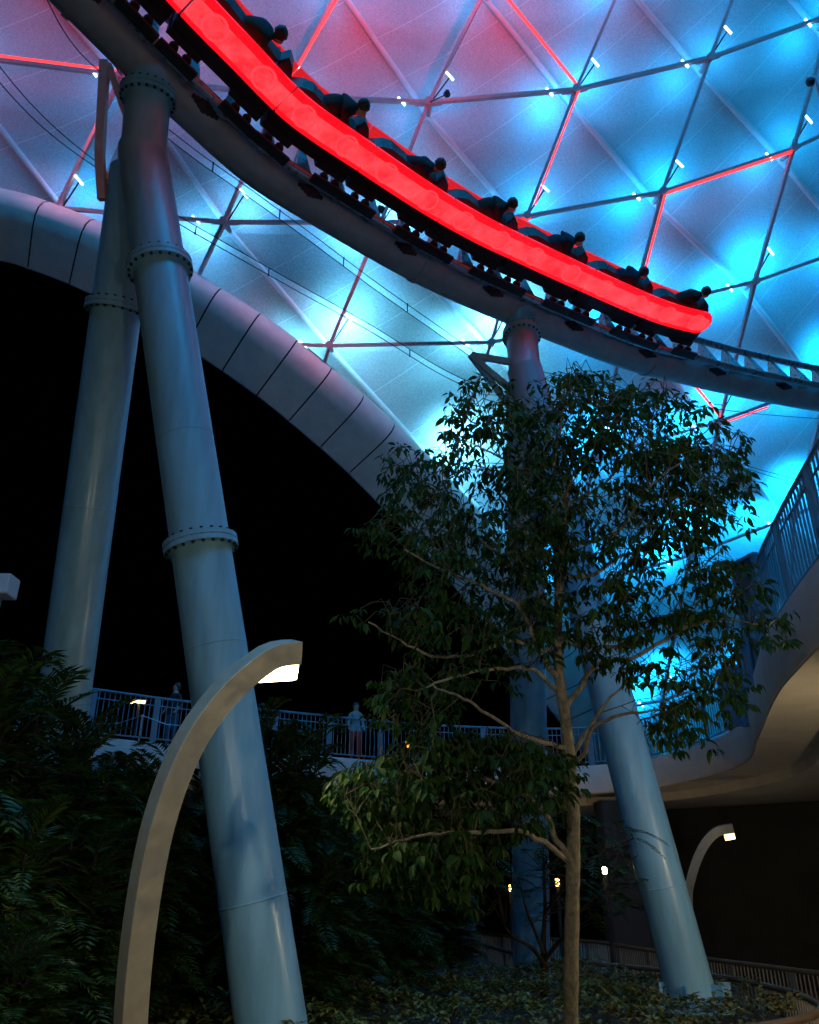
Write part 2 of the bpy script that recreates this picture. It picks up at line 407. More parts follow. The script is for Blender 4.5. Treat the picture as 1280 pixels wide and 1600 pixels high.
for (i, j), p in NODES.items():
    if not visible_cell((i, j)): continue
    for di, dj in ((1, 0), (0, 1)):
        q = NODES.get((i + di, j + dj))
        if q is None: continue
        c = clipseg(p, q)
        if c: bar(c[0], c[1], 0.048, 0.085, 'strut', M['strut'])
    q = NODES.get((i + 1, j + 1))
    if q is not None:
        c = clipseg(p + OUT * 0.89, q + OUT * 0.89)
        if c:
            mb = MB(); mb.tube([c[0], c[1]], 0.095, 12); cpart(mb.build('seam_tube', M['tube'], None, True))
    if inside(p):
        mb = MB(); mb.tube([p - OUT * 0.16, p + OUT * 0.86], [0.13, 0.07], 10)
        for dI in ((1, 0), (0, 1), (-1, 0), (0, -1)):
            q = NODES.get((i + dI[0], j + dI[1]))
            if q is None: continue
            T = (q - p).normalized(); X = T.cross(OUT).normalized(); mb.box(p + T * 0.26 + OUT * 0.12, (0.16, 0.025, 0.10), (T, X, OUT))
        cpart(mb.build('node_plate', M['strut']))
# red light strips along some struts: (node a, node b, from, to)
for a, b, f0, f1 in (((-1, 1), (0, 1), 0.0, 1.0), ((1, 0), (1, 1), 0.05, 0.93), ((2, 0), (3, 1), 0.05, 1.0), ((3, 1), (3, 2), 0.0, 0.9),
                     ((4, 2), (5, 2), 0.02, 0.97), ((4, 2), (4, 3), 0.0, 0.97), ((4, 3), (5, 4), 0.5, 1.0), ((5, 4), (6, 4), 0.0, 0.42),
                     ((0, 0), (0, 1), 0.25, 0.95), ((3, 2), (4, 2), -0.32, 0.02)):
    A, B = NODES[a], NODES[b]; T = (B - A).normalized(); X = T.cross(OUT).normalized(); Y = X.cross(T)
    s = 1 if X.x > 0 else -1
    off = X * s * 0.10 - OUT * 0.05
    mb = MB(); mb.sweep([(-0.028, -0.045), (0.028, -0.045), (0.028, 0.045), (-0.028, 0.045)], [(A + (B - A) * f0 + off, X, Y), (A + (B - A) * f1 + off, X, Y)])
    cpart(mb.build('light_strip', M['led']))
# floodlights: two at each node, on short arms, aimed at the membrane, save the overhead rows
def flood_col(x, y):        # the lower left bays run whiter, the rest deep azure
    if 380 < x < 860 and 430 < y < 900: return (0.15, 0.68, 1.0)
    if 240 < x < 700 and 300 < y < 430: return (0.10, 0.50, 1.0)
    return (0.004, 0.40, 1.0)
def flood_gain(x, y):
    g_ = 1.0
    if x < 560 and y < 420: g_ *= 0.7
    if x < 860 and y < 220: g_ *= 0.22
    if x > 900 and y < 260: g_ *= 0.55
    if y > 430: g_ *= 1.9
    if 380 < x < 860 and 430 < y < 900: g_ *= 2.4
    if 240 < x < 700 and 300 < y < 430: g_ *= 2.2
    if y > 640: g_ *= 1.5
    return g_
for (i, j), p in NODES.items():
    x, y, d = proj(p)
    over = j < -2  # overhead rows: unseen all-round lamps added to light the columns from the front
    if over and (j > -5 or i > 7): continue
    if not over and (not (-330 < x < 1560 and -330 < y < 1180) or not inside(p)): continue
    if over: x, y = 870, 300
    Tb = (NODES[(i, j - 1)] - p).normalized() if (i, j - 1) in NODES else None
    Ta = (NODES[(i - 1, j)] - p).normalized() if (i - 1, j) in NODES else None
    Tc = (NODES[(i + 1, j + 1)] - p).normalized() if (i + 1, j + 1) in NODES else Vector((1, 0, -1)).normalized()
    for T, L_ in ((Tb, 1.05), (Ta, 0.85)):
        if over and T is Ta: continue
        if T is None: continue
        S = T.cross(OUT).normalized(); S = S if S.x > 0 else -S
        q = p + T * L_ + S * (0.22 if T is Tb else 0.0) - Tc * 0.0
        if not inside(q): continue
        fx = MB(); X = Tc.cross(OUT).normalized()
        fx.sweep(circle(0.036, 8), [(q - Tc * 0.16, X, OUT), (q + Tc * 0.16, X, OUT)])
        ho = cpart(fx.build('floodlight', M['flood']))
        arm = MB(); arm.tube([q + OUT * 0.06, p + OUT * 0.2], 0.025, 6); cpart(arm.build('floodlight_arm', M['darksteel']))
        OUTL = out_at(i, j)
        add = add_light('floodlight_beam', 'POINT' if over else 'SPOT', q + OUTL * ((0.06 if y > 430 and x < 900 else 0.28) if not over else -0.5), CANOPY_W * flood_gain(x, y) * (6.0 if over else 1.0), flood_col(x, y), None, OUTL, 0.12, R(168), 0.5)
        add.parent = canopy; add.matrix_parent_inverse = INV
# added red floods in the upper left, hung lower to tint bays and lattice
for (i, j), pw in (((0, 0), 1.3), ((1, 0), 1.7), ((2, 0), 1.5), ((3, 0), 0.45), ((1, 1), 0.5), ((2, 1), 0.5), ((0, 1), 0.3), ((-1, 1), 0.4), ((1, -1), 1.3), ((2, -1), 1.2), ((-1, 0), 0.8)):
    q = NODES[(i, j)] - OUT * 1.3 + Vector((0.5, 0, -0.6))
    fx = MB(); fx.tube([q - OUT * 0.16, q], [0.06, 0.11], 10); fx.tube([q, NODES[(i, j)]], 0.02, 5); cpart(fx.build('added_red_flood', M['darksteel']))
    a_ = add_light('added_red_beam', 'SPOT', q + OUT * 0.05, RED_W * pw, (1.0, 0.03, 0.09), None, OUT, 0.10, R(150), 0.7); a_.parent = canopy; a_.matrix_parent_inverse = INV
for (i, j), tx, ty in (((0, 1), 40, 300), ((0, 1), 150, 345), ((1, 1), 300, 420), ((2, 2), 440, 520), ((2, 2), 560, 620)):  # more red floods, added to turn the rim cladding pink
    q = NODES[(i, j)] - OUT * 0.9; tg = P(tx, ty, Dep(tx, ty) - 0.4); dv = (tg - q).normalized()
    fx = MB(); fx.tube([q - dv * 0.2, q], [0.06, 0.10], 10); fx.tube([q, NODES[(i, j)]], 0.02, 5); cpart(fx.build('added_red_flood', M['darksteel']))
    a_ = add_light('added_red_beam', 'SPOT', q + dv * 0.05, 260.0, (1.0, 0.20, 0.24), None, dv, 0.10, R(62), 0.8); a_.parent = canopy; a_.matrix_parent_inverse = INV
# rim: a dark core with separate cladding panels
rim_pts = catmull([P(x, y, Dep(x, y) - 0.25) for x, y in RIM], 0.3)
fr = []
for k, p in enumerate(rim_pts):
    T = (rim_pts[min(k + 1, len(rim_pts) - 1)] - rim_pts[max(0, k - 1)]).normalized()
    V = (p - CAM).normalized(); t = (V - T * V.dot(T)).normalized(); s = t.cross(T).normalized()
    if s.z < 0: s = -s
    t = (t + s * 0.0).normalized()
    fr.append((p, s, t))
def rimprof(w, inset=0.0):
    # (along s: lower edge -> upper edge, along t: away from the viewer)
    q = [(-0.56, 0.10), (-0.54, -0.04), (0.0, -0.20), (0.18, -0.22), (0.30, -0.17), (0.38, -0.06), (0.42, 0.10), (0.42, 0.34), (0.30, 0.5), (-0.4, 0.4)]
    return [(a * w * (1 - inset), b * w * (1 - inset)) for a, b in q]
def rw(k): return 112.0 * proj(rim_pts[k])[2] / FPX
edge_beam = MB(); edge_beam.sweep(lambda k: rimprof(rw(k), 0.035), fr)
eb = cpart(edge_beam.build('edge_beam', M['joint'], None, True)); eb['label'] = 'thick rounded edge beam clad in pale curved panels'
dist = [0.0]
for a, b in zip(rim_pts, rim_pts[1:]): dist.append(dist[-1] + (b - a).length)
def rim_frame(s):
    for k in range(len(dist) - 1):
        if dist[k] <= s <= dist[k + 1]:
            f = (s - dist[k]) / (dist[k + 1] - dist[k]); a, b = fr[k], fr[k + 1]
            return (a[0].lerp(b[0], f), a[1].lerp(b[1], f).normalized(), a[2].lerp(b[2], f).normalized(), rw(k) * (1 - f) + rw(k + 1) * f)
s = 0.2
while s < dist[-1] - 1.4:
    fs = [rim_frame(s + 0.025 + (1.36 - 0.05) * q / 4) for q in range(5)]
    mb = MB(); mb.sweep(lambda k: rimprof(fs[k][3]), [(f[0], f[1], f[2]) for f in fs])
    o = mb.build('cladding_panel', M['clad'], None, True); o.parent = eb
    s += 1.36

# =================================================================== TRACK
TD = [(-250, -470, 9.4), (-120, -290, 10.2), (0, -135, 11.0), (112, -20, 11.8), (221, 91, 12.6), (296, 162, 13.2), (401, 257, 14.1), (517, 332, 15.1), (654, 412, 16.3), (773, 468, 17.3), (969, 548, 19.0), (1073, 577, 19.9), (1155, 597, 20.6), (1284, 622, 21.7), (1450, 645, 23.2), (1700, 660, 25.5)]
track_pts = catmull([P(*q) for q in TD], 0.15)
tfr = []
for k, p in enumerate(track_pts):
    T = (track_pts[min(k + 1, len(track_pts) - 1)] - track_pts[max(0, k - 1)]).normalized()
    V = (p - CAM).normalized(); t = (V - T * V.dot(T)).normalized(); s = t.cross(T).normalized()
    if s.z < 0: s = -s
    tfr.append((p, s, t, T))
tdist = [0.0]
for a, b in zip(track_pts, track_pts[1:]): tdist.append(tdist[-1] + (b - a).length)
tarr = np.array(tdist)
NVEC = (0.88, -0.475); GVEC = (0.475, 0.88)     # up-normal of the banked track and its cross direction (away), in (s,t)
def tframe(u):
    k = int(np.searchsorted(tarr, u)) - 1; k = max(0, min(len(tdist) - 2, k))
    f = (u - tdist[k]) / (tdist[k + 1] - tdist[k]); a, b = tfr[k], tfr[k + 1]
    p = a[0].lerp(b[0], f); s_ = a[1].lerp(b[1], f).normalized(); t_ = a[2].lerp(b[2], f).normalized(); T = a[3].lerp(b[3], f).normalized()
    return p, s_ * GVEC[0] + t_ * GVEC[1], s_ * NVEC[0] + t_ * NVEC[1], T     # point, across (away from camera), up, forward
def tpt(u, gq, nq):
    p, G, N, T = tframe(u); return p + G * gq + N * nq
ULEN = tdist[-1]
SPR = 0.375
track = tag(empty('coaster_track'), 'dark steel roller coaster track with thick tubular spine and twin rails', 'coaster track')
mb = MB(); mb.sweep(circle(SPR, 28), [(q[0], q[1], q[2]) for q in tfr]); mb.build('spine', M['spine'], track, True)
RN, RG = 0.60, 0.46
us = [k * 0.2 for k in range(int(ULEN / 0.2))]
for gq, nm in ((-RG, 'rail'), (RG, 'rail')):
    mb = MB(); mb.tube([tpt(u, gq, RN) for u in us], 0.085, 12); mb.build(nm, M['rail'], track, True)
tie_m = {}
u = 0.5
while u < ULEN - 0.6:
    p, G, N, T = tframe(u)
    mb = MB()
    a0, a1 = tpt(u - 0.20, -RG, RN - 0.02), tpt(u + 0.20, -RG, RN - 0.02); b0, b1 = tpt(u - 0.045, RG, RN - 0.02), tpt(u + 0.045, RG, RN - 0.02)
    dn = N * -0.05
    mb.add([a0, a1, b1, b0, a0 + dn, a1 + dn, b1 + dn, b0 + dn], [(0, 1, 2, 3), (7, 6, 5, 4), (0, 4, 5, 1), (1, 5, 6, 2), (2, 6, 7, 3), (3, 7, 4, 0)])
    # web plate down to the spine
    c0, c1 = p + N * (SPR * 0.8) - G * 0.2, p + N * (SPR * 0.8) + G * 0.2; d0, d1 = tpt(u, RG, RN - 0.08), tpt(u, -RG, RN - 0.08)
    h = T * 0.025
    mb.add([c0 - h, c1 - h, d0 - h, d1 - h, c0 + h, c1 + h, d0 + h, d1 + h], [(0, 1, 2, 3), (7, 6, 5, 4), (0, 4, 5, 1), (1, 5, 6, 2), (2, 6, 7, 3), (3, 7, 4, 0)])
    mb.build('tie', M['rail'], track)
    u += 0.8
u = 1.3
while u < ULEN - 1:     # stepped dark plates on the near flank of the spine
    p, G, N, T = tframe(u); dirv = (N * 0.75 - G * 0.66).normalized(); side = dirv.cross(T).normalized()
    mb = MB()
    for q in range(7):
        a = (q - 3) * 0.075
        mb.box(p + T * a + dirv * (SPR + 0.004), (0.036, 0.10 - 0.022 * abs(q - 3), 0.03 - 0.004 * (q % 2)), (T, side, dirv))
    mb.build('spine_plate', M['darksteel'], track)
    u += 2.25
for xx in (655, 1010, 120):     # spine joints
    k = min(range(len(tfr)), key=lambda q: abs(proj(tfr[q][0])[0] - xx)); u0 = tdist[k]
    mb = MB(); mb.sweep(circle(SPR + 0.028, 28), [(tframe(u0 + dx)[0], tframe(u0 + dx)[1], tframe(u0 + dx)[2]) for dx in (-0.05, 0.05)])
    mb.build('spine_joint', M['spine'], track, True)
# =================================================================== TRAIN (at rest)
def u_at_px(xt, nq=1.42):
    return min((abs(proj(tpt(q * 0.05, -0.3, nq))[0] - xt), q * 0.05) for q in range(int(ULEN / 0.05)))[1]
U_END = u_at_px(1106)
CAR = 1.92; NCAR = 9; BC = 1.42; BH = 0.275; BG = 0.33
train = tag(empty('coaster_train'), 'roller coaster train of motorcycle cars with glowing red side bands', 'coaster train')
def band(u0, u1, gq, round_front, round_back):
    n_ = 26; fs = []; hs = []
    for q in range(n_ + 1):
        uu = u0 + (u1 - u0) * (0.5 - 0.5 * math.cos(math.pi * q / n_))
        p, G, N, T = tframe(uu); fs.append((p + G * gq + N * BC, G, N))
        h = BH
        for flag, e in ((round_front, u1 - uu), (round_back, uu - u0)):
            if flag and e < BH: h = min(h, math.sqrt(max(0.0004, BH * BH - (BH - e) ** 2)))
        hs.append(h)
    out = []
    for lo_, hi_, w in ((-1.0, -0.72, 0.030), (-0.70, 0.50, 0.042), (0.52, 0.74, 0.034), (0.76, 1.0, 0.028)):
        out.append(MB().sweep(lambda k: [(-w, hs[k] * lo_), (-w - 0.006, hs[k] * (lo_ + hi_) / 2), (-w, hs[k] * hi_), (w, hs[k] * hi_), (w + 0.006, hs[k] * (lo_ + hi_) / 2), (w, hs[k] * lo_)], fs))
    return out
rider_spots = []
for c in range(NCAR):
    u1 = U_END - c * CAR; u0 = u1 - CAR + 0.015
    p, G, N, T = tframe((u0 + u1) / 2)
    if u0 < 0.3: break
    # chassis
    fs = []
    for q in range(9):
        uu = u0 + 0.06 + (u1 - u0 - 0.1) * q / 8; pp, G_, N_, T_ = tframe(uu); fs.append((pp, G_, N_))
    mb = MB(); mb.sweep([(-0.27, 0.84), (0.27, 0.84), (0.30, 1.15), (0.2, 1.5), (-0.2, 1.5), (-0.30, 1.15)], fs); car = mb.build('car', M['black'], train)
    car['label'] = 'dark chassis of a motorcycle car'
    for gq in (-BG, BG):
        for bi, b_ in enumerate(band(u0 + 0.022, u1, gq, c == 0, False)):
            b_.build('light_band', (M['red_band'] if bi in (1,) else M['red_edge']) if gq < 0 else M['red_far'], car)
    for fz in (0.24, 0.76):
        uc = u0 + (u1 - u0) * fz; pp, G_, N_, T_ = tframe(uc)
        for gq in (-BG - 0.05, BG + 0.05):
            ctr = pp + G_ * gq + N_ * BC; mbr = MB(); rr = 0.19
            ring = [ctr + T_ * (rr * math.cos(a)) + N_ * (rr * math.sin(a)) for a in [2 * math.pi * q / 24 for q in range(25)]]
            mbr.tube(ring, 0.02, 6, caps=False); mbr.build('wheel_ring', M['red_ring'], car)
    # bogies
    for fz in (0.18, 0.82):
        uc = u0 + (u1 - u0) * fz; pp, G_, N_, T_ = tframe(uc); mb = MB()
        mb.box(pp + N_ * 0.82, (0.3, 0.29, 0.06), (T_, G_, N_))
        for sg in (-1, 1):
            mb.box(pp + N_ * 0.70 + G_ * sg * (RG + 0.11), (0.34, 0.03, 0.085), (T_, G_, N_))
            for a in (-0.12, 0.12):
                mb.sweep(circle(0.075, 12), [(pp + N_ * (RN + 0.16) + G_ * (sg * RG - 0.04) + T_ * a, T_, N_), (pp + N_ * (RN + 0.16) + G_ * (sg * RG + 0.04) + T_ * a, T_, N_)])
        mb.build('bogie', M['darksteel'], car)
    # back rest hump and handlebar
    uc = u0 + 0.42; pp, G_, N_, T_ = tframe(uc); mb = MB()
    tops = [1.52, 1.68, 1.74, 1.70, 1.74, 1.72]
    mb.sweep(lambda k: [(-0.2, 1.45), (-0.15, tops[k]), (0.15, tops[k]), (0.2, 1.45)], [(pp + T_ * a, G_, N_) for a in (-0.4, -0.22, -0.05, 0.35, 0.7, 1.1)]); mb.build('seat_tank', M['black'], car)
    pp, G_, N_, T_ = tframe(u0 + 1.55); tops2 = [1.62, 1.86, 1.78, 1.52]; mb = MB()
    mb.sweep(lambda k: [(-0.24, 1.45), (-0.14, tops2[k]), (0.14, tops2[k]), (0.24, 1.45)], [(pp + T_ * a, G_, N_) for a in (-0.12, 0.0, 0.14, 0.33)]); mb.build('front_cowl', M['black'], car)
    pp, G_, N_, T_ = tframe(u0 + 1.5); mb = MB()
    mb.tube([pp + N_ * 1.66 - T_ * 0.04 + G_ * a for a in (-0.3, 0, 0.3)], 0.025, 8); mb.build('handlebar', M['black'], car)
    rider_spots.append(((u0 + u1) / 2, c))

# =================================================================== SUPPORT FRAMES
def flange(par, c, axis, r, th=0.07, bolts=22):
    axis = axis.normalized(); ref = Vector((0, 0, 1)) if abs(axis.z) < 0.9 else Vector((1, 0, 0)); X = axis.cross(ref).normalized(); Y = axis.cross(X)
    mb = MB(); R2 = r * 1.25
    for s0, s1 in ((-th, -0.006), (0.006, th)): mb.sweep(circle(R2, 40), [(c + axis * s0, X, Y), (c + axis * s1, X, Y)])
    mb.sweep(circle(r * 1.2, 40), [(c - axis * (th - .01), X, Y), (c + axis * (th - .01), X, Y)])
    f = mb.build('flange', M['column'], par, True)
    bm_ = MB()
    for q in range(bolts):
        a = 2 * math.pi * q / bolts; o = c + X * (r * 1.17 * math.cos(a)) + Y * (r * 1.17 * math.sin(a))
        bm_.sweep(circle(0.022, 6), [(o - axis * (th + 0.03), X, Y), (o + axis * (th + 0.03), X, Y)])
    stuff(bm_.build('bolts', M['darksteel'], f))
    return f
def leg(par, pts, r, name='leg'):
    mb = MB(); mb.tube(pts, r, 40); lg = mb.build(name, M['column'], par, True)
    a, b = Vector(pts[0]), Vector(pts[1]); ax_ = (b - a).normalized(); L = (b - a).length; s_ = 1.9
    while s_ < L - 0.5:
        w_ = MB(); c_ = a + ax_ * s_; w_.tube([c_ - ax_ * 0.012, c_ - ax_ * 0.006, c_ + ax_ * 0.006, c_ + ax_ * 0.012], [r - 0.002, r + 0.0045, r + 0.0045, r - 0.002], 40); w_.build('weld_seam', M['column'], lg, True); s_ += 2.9
    return lg
def to_ground(a, b, z=-0.3):
    d = b - a; return a + d * ((z - a.z) / d.z)
def sqbar(mb, a, b, w):
    T = (b - a).normalized(); X = T.cross(Vector((0, 1, 0.3))).normalized(); Y = T.cross(X); mb.sweep([(-w, -w), (w, -w), (w, w), (-w, w)], [(a, X, Y), (b, X, Y)])

r1 = 0.38
A_bot, A_top = P(424, 1600, 8.55), P(224, 244, 12.5)
base = to_ground(A_top, A_bot); s1 = tag(empty('support_frame'), 'tall grey-blue two-legged steel support behind the lit curved lamp', 'coaster support')
kx = min(range(len(tfr)), key=lambda q: abs(proj(tfr[q][0])[0] - 240))
stub_top = track_pts[kx]
leg(s1, [base, A_top - (A_top - base).normalized() * 0.12, A_top, A_top + (stub_top - A_top).normalized() * 0.12], r1)
mb = MB(); mb.tube([A_top - (stub_top - A_top).normalized() * 0.1, stub_top], 0.345, 36); mb.build('stub', M['column'], s1, True)
def on_axis_px(a, b, y):
    lo, hi = a.copy(), b.copy()
    for _ in range(30):
        m = (lo + hi) / 2
        if (proj(m)[1] > y) == (proj(a)[1] > y): lo = m
        else: hi = m
    return (lo + hi) / 2
for yy in (853, 418): flange(s1, on_axis_px(base, A_top, yy), A_top - base, r1)
flange(s1, on_axis_px(A_top, stub_top, 150), stub_top - A_top, 0.345)
B_top = P(211, 268, 12.85); B_dir = P(126, 900, 12.2); B_base = to_ground(B_top, B_dir)
leg(s1, [B_base, B_top], r1); flange(s1, on_axis_px(B_base, B_top, 484), B_top - B_base, r1)
# cap joining the two heads, and base plate
mb = MB(); ax = (A_top - base).normalized(); mb.sweep(circle(0.62, 32), [(base + Vector((0, 0, 0.28)), Vector((1, 0, 0)), Vector((0, 1, 0))), (base + Vector((0, 0, 0.34)), Vector((1, 0, 0)), Vector((0, 1, 0)))]); mb.build('base_plate', M['column'], s1)
# red-lit bracket carrying the net cables
mb = MB(); q0, q1, q2 = P(164, 96, 12.7), P(156, 240, 12.6), P(160, 312, 12.6)
sqbar(mb, q0, q1, 0.065); sqbar(mb, q1, q2, 0.065); sqbar(mb, P(170, 102, 12.75), P(198, 180, 12.75), 0.055); sqbar(mb, P(160, 268, 12.65), P(186, 290, 12.8), 0.05)
mb.box(P(176, 303, 12.75), (0.09, 0.12, 0.12)); mb.build('bracket', M['strut'], s1)

s2 = tag(empty('support_frame'), 'grey-blue steel support half hidden behind the leafy tree, raking leg on its right', 'coaster support')
s2['label'] = 'grey-blue two-legged steel support half hidden behind the leafy tree'
r2 = 0.365
kx2 = min(range(len(tfr)), key=lambda q: abs(proj(tfr[q][0])[0] - 815)); top2 = track_pts[kx2]
bend2 = P(820, 578, 16.6)
C_base = to_ground(bend2, P(832, 1560, 15.7), -0.5); D_base = to_ground(bend2, P(1066, 1500, 12.25), -0.2)
mb = MB(); mb.tube([bend2 - (top2 - bend2).normalized() * 0.1, top2], 0.33, 36); mb.build('stub', M['column'], s2, True)
leg(s2, [C_base, bend2 + Vector((0, 0.25, -0.2))], r2); leg(s2, [D_base, bend2], r2)
flange(s2, on_axis_px(bend2, top2, 524), top2 - bend2, 0.33)
flange(s2, on_axis_px(D_base, bend2, 800), bend2 - D_base, r2); flange(s2, on_axis_px(C_base, bend2, 820), bend2 - C_base, r2)
for bs in (C_base, D_base):
    mb = MB(); X, Y = Vector((1, 0, 0)), Vector((0, 1, 0)); z0 = Vector((0, 0, 0.18 if bs is D_base else -0.1))
    mb.sweep(circle(0.56, 28), [(bs + z0, X, Y), (bs + z0 + Vector((0, 0, 0.05)), X, Y)])
    for q in range(6):
        a = q * math.pi / 3; d_ = Vector((math.cos(a), math.sin(a), 0)); mb.box(bs + z0 + d_ * 0.44 + Vector((0, 0, 0.2)), (0.1, 0.012, 0.18), (d_, Vector((-d_.y, d_.x, 0)), Vector((0, 0, 1))))
    mb.build('base_plate', M['column'], s2)
mb = MB(); w0 = P(736, 555, 16.6); sqbar(mb, w0, P(800, 566, 16.6), 0.06); sqbar(mb, w0, P(802, 612, 16.6), 0.06); sqbar(mb, w0, P(770, 600, 16.9), 0.06); sqbar(mb, P(770, 600, 16.9), P(800, 640, 16.7), 0.06)
mb.build('bracket', M['column'], s2)

# netting and cables between the supports
net = tag(empty('safety_net'), 'dark mesh safety net strung on wire cables below the coaster track', 'safety net')
up = catmull([P(205, 170, 12.9), P(300, 245, 13.5), P(378, 300, 14.2), P(470, 366, 14.9), P(590, 455, 15.7), P(690, 525, 16.3), P(742, 562, 16.6)], 0.2)
lo = catmull([P(165, 268, 12.7), P(270, 332, 13.4), P(360, 384, 14.1), P(455, 438, 14.8), P(580, 508, 15.7), P(680, 570, 16.4), P(752, 606, 16.8)], 0.2)
n = 40
def rs(pl, k): return pl[min(len(pl) - 1, int(k / n * (len(pl) - 1)))]
mb = MB(); vs = []; fsn = []
for k in range(n + 1):
    a, b = rs(up, k), rs(lo, k)
    for q in range(5): vs.append(a.lerp(b, q / 4) + Vector((0, 0, -0.12 * math.sin(math.pi * q / 4))))
for k in range(n):
    for q in range(4): fsn.append((k * 5 + q, k * 5 + q + 1, (k + 1) * 5 + q + 1, (k + 1) * 5 + q))
mb.add(vs, fsn); mb.build('mesh_sheet', M['net'], net, True)
for pl, dz in ((up, 0), (lo, 0), (up, 0.20), (lo, -0.16)):
    mb = MB(); mb.tube([p + Vector((0, 0, dz)) for p in pl], 0.009, 5); mb.build('cable', M['darksteel'], net)
for pl, dz in ((up, 0.2), (lo, -0.16)):
    for f in (0.2, 0.4, 0.6, 0.8):
        p = pl[int(f * (len(pl) - 1))]; mb = MB(); mb.tube([p, p + Vector((0, 0, dz))], 0.012, 5); mb.box(p + Vector((0, 0, dz)), (0.014, 0.012, 0.02)); mb.build('hanger', M['darksteel'], net)
for a in (((-60, 20, 12.0), (155, 256, 12.6)), ((-60, 52, 12.0), (157, 266, 12.6)), ((60, -30, 12), (165, 118, 12.7)), ((846, 580, 16.6), (1300, 655, 20.5)), ((846, 606, 16.6), (1300, 762, 20.5)), ((846, 596, 16.6), (1300, 772, 20.5))):
    q0, q1 = P(*a[0]), P(*a[1]); mb = MB(); mb.tube([q0.lerp(q1, k / 10) + Vector((0, 0, -0.25 * math.sin(math.pi * k / 10))) for k in range(11)], 0.009, 5); mb.build('cable', M['darksteel'], net)

# =================================================================== WALKWAY BRIDGE
DZ = 4.8
wp = [PZ(x, y, DZ) for x, y in ((-260, 1106), (-100, 1126), (60, 1142), (140, 1150), (300, 1166), (510, 1182), (600, 1189), (760, 1196), (905, 1197), (1000, 1188), (1070, 1171), (1128, 1150), (1158, 1128), (1168, 1090), (1190, 1010), (1221, 953), (1280, 872), (1420, 700), (1800, 300))]
walk = catmull(wp, 0.2)
wfr = []
for k, p in enumerate(walk):
    T = (walk[min(k + 1, len(walk) - 1)] - walk[max(0, k - 1)]); T.z = 0; T.normalize()
    wfr.append((p, Vector((-T.y, T.x, 0)), Vector((0, 0, 1))))       # inward = left of travel = away from the viewer
bridge = tag(empty('walkway_bridge'), 'white curving elevated walkway with tan underside and blue picket railing', 'footbridge')
mb = MB(); mb.sweep([(0, 0.0), (0.12, 0.02), (0.12, -0.03), (5.5, -0.03), (5.5, -0.5), (1.15, -0.74), (0.03, -0.74), (0.0, -0.70)], wfr)
mb.build('deck', M['plaster'], bridge, True)
mb = MB(); mb.sweep([(0.05, -0.743), (1.2, -0.743), (1.2, -0.76), (0.05, -0.76)], wfr); mb.build('soffit', M['soffit'], bridge, True)
mb = MB(); mb.sweep([(1.12, -0.762), (5.4, -0.762), (5.4, -0.98), (1.12, -0.98)], wfr); mb.build('girder', M['soffit'], bridge, True)
wd = [0.0]
for a, b in zip(walk, walk[1:]): wd.append(wd[-1] + (b - a).length)
warr = np.array(wd)
def wpt(u, inn=0.0, z=0.0):
    k = int(np.searchsorted(warr, u)) - 1; k = max(0, min(len(wd) - 2, k)); f = (u - wd[k]) / (wd[k + 1] - wd[k])
    return walk[k].lerp(walk[k + 1], f) + wfr[k][1].lerp(wfr[k + 1][1], f) * inn + Vector((0, 0, z)), wfr[k][1]
def railing(par, ptf, L, h, bay, pick, m_, m_rail, post_w=0.05, prad=0.009, mid=True, toprad=0.03):
    us_ = [L * k / max(2, int(L / 0.2)) for k in range(int(L / 0.2) + 1)]
    for nm, z, r_ in (('top_rail', h, toprad), ('mid_rail', h * 0.82, 0.015), ('bottom_rail', 0.10, 0.02)):
        if nm == 'mid_rail' and not mid: continue
        mb = MB(); mb.tube([ptf(u)[0] + Vector((0, 0, z)) for u in us_], r_, 8); mb.build(nm, m_rail if nm == 'top_rail' else m_, par, True)
    u = 0.3
    while u < L - 0.1:
        p, I = ptf(u); T = Vector((I.y, -I.x, 0)); mb = MB(); mb.box(p + Vector((0, 0, h / 2 - 0.05)), (post_w, 0.02, h / 2 + 0.03), (T, I, Vector((0, 0, 1)))); mb.build('post', m_, par)
        pk = MB(); w = u + pick
        while w < min(u + bay - pick * 0.5, L):
            q, I2 = ptf(w); pk.box(q + Vector((0, 0, (h + 0.1) / 2)), (prad, prad, (h - 0.12) / 2)); w += pick
        if pk.v: stuff(pk.build('pickets', m_, par))
        u += bay
railing_b = tag(empty('walkway_railing'), 'blue steel picket railing along the edge of the white walkway', 'railing')
railing(railing_b, lambda u: wpt(u, 0.08), wd[-1], 1.08, 1.55, 0.125, M['railblue'], M['railblue'], 0.075, 0.010)
# far-side railing of the walkway (seen through)
# abutment wall beneath, dark retaining wall, tunnel wall
mb = MB(); q0, q1 = P(478, 1400, 21.5), P(742, 1405, 22.5); q0.z = q1.z = 0
mb.sweep([(0, -0.8), (0.4, -0.8), (0.4, 2.0), (0, 2.0)], [(q0, Vector((0, 1, 0)), Vector((0, 0, 1))), (q1, Vector((0, 1, 0)), Vector((0, 0, 1)))])
for k in range(1, 3):
    p = q0.lerp(q1, k / 3); mb.box(p + Vector((0, -0.02, 0.6)), (0.015, 0.03, 1.38))
tag(mb.build('retaining_wall', M['slate']), 'dark slate retaining wall low beneath the walkway', 'wall')
tw = catmull([Vector((6.6, 28, 0)), Vector((8.2, 26, 0)), Vector((11.5, 23, 0)), Vector((14.0, 17, 0)), Vector((14.5, 11, 0)), Vector((14.5, 4, 0))], 0.5)
mb = MB(); tf = []
for k, p in enumerate(tw):
    T = (tw[min(k + 1, len(tw) - 1)] - tw[max(k - 1, 0)]).normalized(); tf.append((p, Vector((-T.y, T.x, 0)), Vector((0, 0, 1))))
